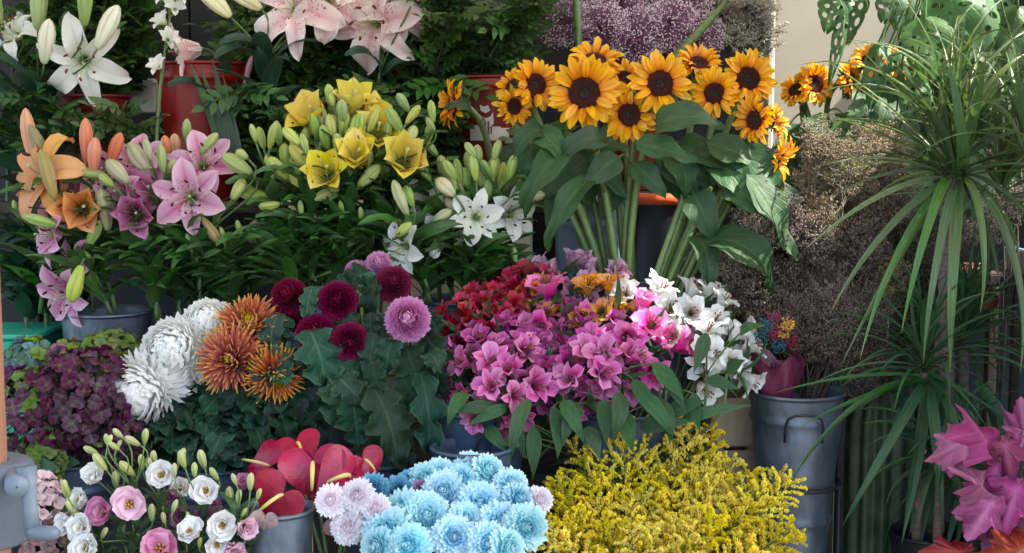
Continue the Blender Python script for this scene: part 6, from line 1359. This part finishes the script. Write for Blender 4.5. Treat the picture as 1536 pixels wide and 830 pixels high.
# dracaena with bare trunks
c1 = P(1424, 268, .10); base = P(1400, 800, .12)
t = thing('dracaena', 'tall dracaena with arching strap leaves on a bare trunk', 'dracaena', base)
def trunk(root, pts, r0, r1):
    m = MB(); pp = bez(*pts, 22); m.tube(pp, [(r0 + (r1 - r0) * i / 22) * (1 + .10 * math.sin(i * 2.6)) for i in range(23)], 12); part('trunk', m.build('trunk', M['bark']), root)
trunk(t, (base, P(1440, 600, .12), P(1405, 420, .12), c1), .016, .012)
trunk(t, (base + Vector((.012, .01, 0)), P(1392, 600, .14), P(1420, 430, .15), P(1432, 330, .15)), .013, .010)
for (bx, by, tx, ty, wd) in ((1424, 268, 1210, 372, 15), (1424, 268, 1245, 470, 18), (1430, 262, 1262, 548, 15), (1420, 272, 1290, 540, 16), (1425, 275, 1352, 500, 17), (1440, 270, 1425, 560, 20), (1442, 262, 1530, 560, 19), (1430, 262, 1530, 400, 16), (1440, 270, 1500, 430, 15), (1420, 262, 1262, 178, 13), (1430, 258, 1300, 130, 12), (1440, 255, 1416, 70, 20), (1450, 255, 1540, 80, 22), (1446, 260, 1545, 140, 20), (1430, 262, 1375, 130, 16), (1440, 262, 1480, 80, 18), (1430, 262, 1240, 300, 13), (1440, 262, 1545, 330, 16), (1440, 262, 1548, 210, 14), (1436, 262, 1350, 78, 12), (1420, 268, 1226, 250, 12), (1436, 275, 1385, 545, 15), (1446, 255, 1500, 60, 18), (1440, 268, 1470, 470, 14)):
    a = P(bx, by, .10); b = P(tx, ty, rnd.uniform(-.12, .06))
    part('leaf', pick('strap'), t, between(a, b, Vector((rnd.uniform(-.4, .4), -.5, 1)), wd * S(0)))
rosette(t, c1 + Vector((.012, .03, 0)), 76, .34, .0105, 'strap', -.15, 1.42)
rosette(t, P(1535, 230, .0), 30, .26, .010, 'strap', -.3, 1.4)
rosette(t, P(1500, 300, .2), 44, .30, .010, 'strap', -.4, 1.4)
c2 = P(1385, 560, .04)
t = thing('dracaena', 'low dracaena with dark green leaves above the ribbed cactus', 'dracaena', P(1375, 830, .08))
trunk(t, (P(1375, 830, .08), P(1375, 740, .07), P(1388, 650, .05), c2), .011, .009)
rosette(t, c2, 54, .23, .010, 'strap_young', -.9, 1.3)
for (bx, by, tx, ty, wd) in ((1385, 570, 1186, 724, 14), (1385, 575, 1262, 792, 18), (1390, 575, 1352, 818, 20), (1385, 565, 1160, 590, 10), (1395, 570, 1200, 640, 13), (1395, 580, 1415, 800, 18), (1400, 572, 1440, 800, 16)):
    part('leaf', pick('strap_young'), t, between(P(bx, by, .03), P(tx, ty, -.08), Vector((rnd.uniform(-.3, .3), -.6, 1)), wd * S(0)))
c3 = P(1445, 520, .22)
t = thing('dracaena', 'bushy young dracaena in front of the terracotta pot', 'dracaena', P(1450, 830, .25)); trunk(t, (P(1450, 830, .25), P(1450, 740, .25), P(1448, 650, .24), c3), .011, .009)
rosette(t, c3, 60, .24, .010, 'strap_young', -.6, 1.35)
c4 = P(1410, 700, .02)
t = thing('dracaena', 'drooping young dracaena lowest beside the pink leaves', 'dracaena', P(1405, 880, .04)); trunk(t, (P(1405, 880, .04), P(1405, 830, .04), P(1408, 780, .03), c4), .010, .008)
rosette(t, c4, 30, .20, .012, 'strap_young', -1.2, .9)
for i in range(22):
    bx, by = rnd.uniform(1400, 1470), rnd.uniform(560, 660); part('leaf', pick('strap_young'), t, between(P(bx, by, rnd.uniform(.08, .18)), P(bx + rnd.uniform(-70, 70), by + rnd.uniform(140, 230), rnd.uniform(-.02, .12)), Vector((rnd.uniform(-.5, .5), -.7, 1)), rnd.uniform(14, 20) * S(.05)))
# swiss cheese plant
top = P(1400, -140, .66); t = thing('cheese_plant', 'swiss cheese plant with large pierced leaves hanging from above', 'plant', top)
m = MB(); m.lathe([(.001, -.02), (.07, -.02), (.10, .12), (.105, .125), (.098, .125), (.09, .10), (.001, .10)], 32); part('pot', m.build('pot', M['terracotta']), t, Matrix.Translation(top + Vector((0, .02, 0))))
for s in (-1, 1):
    m = MB(); m.tube([top + Vector((s * .1, .02, .12)), top + Vector((s * .05, .02, .5)), top + Vector((0, .02, .98))], .002, 5); part('hanger', m.build('hanger', M['wire']), t)
for (bx, by, tx, ty, wd, yy) in ((1428, -20, 1424, 78, 98, .55), (1478, -10, 1462, 92, 84, .56), (1388, 28, 1396, 118, 88, .53), (1270, 6, 1248, 122, 26, .60), (1322, 66, 1306, 158, 46, .58), (1345, -20, 1328, 26, 60, .60), (1262, -20, 1238, 40, 60, .62), (1490, 70, 1476, 130, 60, .60), (1528, 10, 1512, 110, 70, .60), (1385, 120, 1362, 182, 60, .60), (1440, 100, 1452, 180, 60, .62), (1500, 120, 1490, 190, 60, .62), (1300, 150, 1290, 215, 54, .64), (1350, 190, 1330, 262, 60, .64), (1290, -40, 1275, 60, 50, .64), (1418, 160, 1412, 240, 60, .66), (1530, 150, 1520, 230, 60, .64), (1360, 80, 1345, 150, 56, .66), (1270, 180, 1262, 250, 56, .70), (1330, 260, 1300, 320, 56, .66)):
    a = P(bx, by, yy); b = P(tx, ty, yy - .04)
    part('leaf', pick('holey'), t, between(a, b, Vector((rnd.uniform(-.35, .35), -1, .35)), 1.25 * wd * S(yy)))
    e = top + Vector((rnd.uniform(-.06, .06), -.06, .1)); part('leaf_stalk', stem_mesh([(bez(e, e.lerp(a, .3) + Vector((0, -.06, .03)), a + (a - b) * .35, a + (b - a) * .03, 10), .0024)], M['stem'], 5), t)
top2 = P(1440, -160, .98); t = thing('cheese_plant', 'second swiss cheese plant filling the dark corner behind the first', 'plant', top2)
m = MB(); m.lathe([(.001, -.02), (.07, -.02), (.10, .12), (.105, .125), (.098, .125), (.09, .10), (.001, .10)], 32); part('pot', m.build('pot', M['terracotta']), t, Matrix.Translation(top2))
for i in range(76):
    bx, by = rnd.uniform(1296, 1560), rnd.uniform(-60, 300); yy = rnd.uniform(.74, 1.1)
    if bx < 1340 and by < 130: by += 130
    a = P(bx, by, yy); an = rnd.uniform(-.7, .7); l = rnd.uniform(60, 95); b = P(bx + l * math.sin(an), by + l * math.cos(an), yy - .05)
    part('leaf', pick('holey'), t, between(a, b, Vector((rnd.uniform(-.5, .5), -1, rnd.uniform(.1, .7))), 1.1 * l * S(yy)))
    if i % 2 == 0: part('leaf_stalk', stem_mesh([(bez(top2 + Vector((rnd.uniform(-.05, .05), -.05, .1)), top2.lerp(a, .4) + Vector((0, -.05, .03)), a + (a - b) * .4, a + (b - a) * .03, 10), .0022)], M['stem'], 4), t)
# dyed leaf branches
for lab, key, lv, ft in (('branch of dyed magenta oak leaves against the dracaena', 'pink_oak', ((1500, 690, 1438, 604, 96), (1545, 690, 1530, 600, 90), (1470, 650, 1396, 690, 74), (1440, 660, 1428, 716, 60), (1500, 640, 1520, 726, 90), (1480, 690, 1520, 740, 80), (1545, 640, 1520, 700, 80)), (1500, 860, -.14)),
                         ('lower branch of dyed magenta oak leaves at the frame edge', 'pink_oak', ((1530, 745, 1444, 776, 110), (1500, 730, 1455, 810, 90), (1535, 700, 1500, 810, 100), (1490, 742, 1440, 700, 66), (1525, 790, 1480, 840, 90), (1548, 720, 1530, 830, 100), (1470, 740, 1490, 820, 70), (1540, 780, 1500, 850, 90)), (1505, 860, -.15)),
                         ('red orange dyed leaf below the dracaena', 'red_oak', ((1470, 830, 1384, 824, 62),), (1480, 870, -.16)), ('large red orange dyed leaf in the corner', 'red_oak', ((1560, 820, 1468, 836, 90), (1560, 800, 1510, 850, 80)), (1530, 870, -.17))):
    f0 = P(*ft); t = thing('oak_branch', lab, 'leaf branch', f0, 'dyed oak branches'); yy = ft[2]
    cen = sum((P(b[0], b[1], yy) for b in lv), Vector()) / len(lv); pts = bez(f0, f0.lerp(cen, .4), f0.lerp(cen, .8), cen, 8); paths = [(pts, .004)]
    for (bx, by, tx, ty, wd) in lv:
        d = rnd.uniform(-.05, .01); a = P(bx, by, yy + d); b = P(tx, ty, yy + d - rnd.uniform(0, .04)); near = pts[-2]
        part('leaf', pick(key), t, between(a, b, Vector((rnd.uniform(-.6, .6), -1, rnd.uniform(.0, .8))), wd * S(yy)))
        paths.append((bez(near, near.lerp(a, .5), a - (b - a) * .1, a + (b - a) * .03, 5), .0018))
    part('stem', stem_mesh(paths, M['stem_brown'], 6), t)
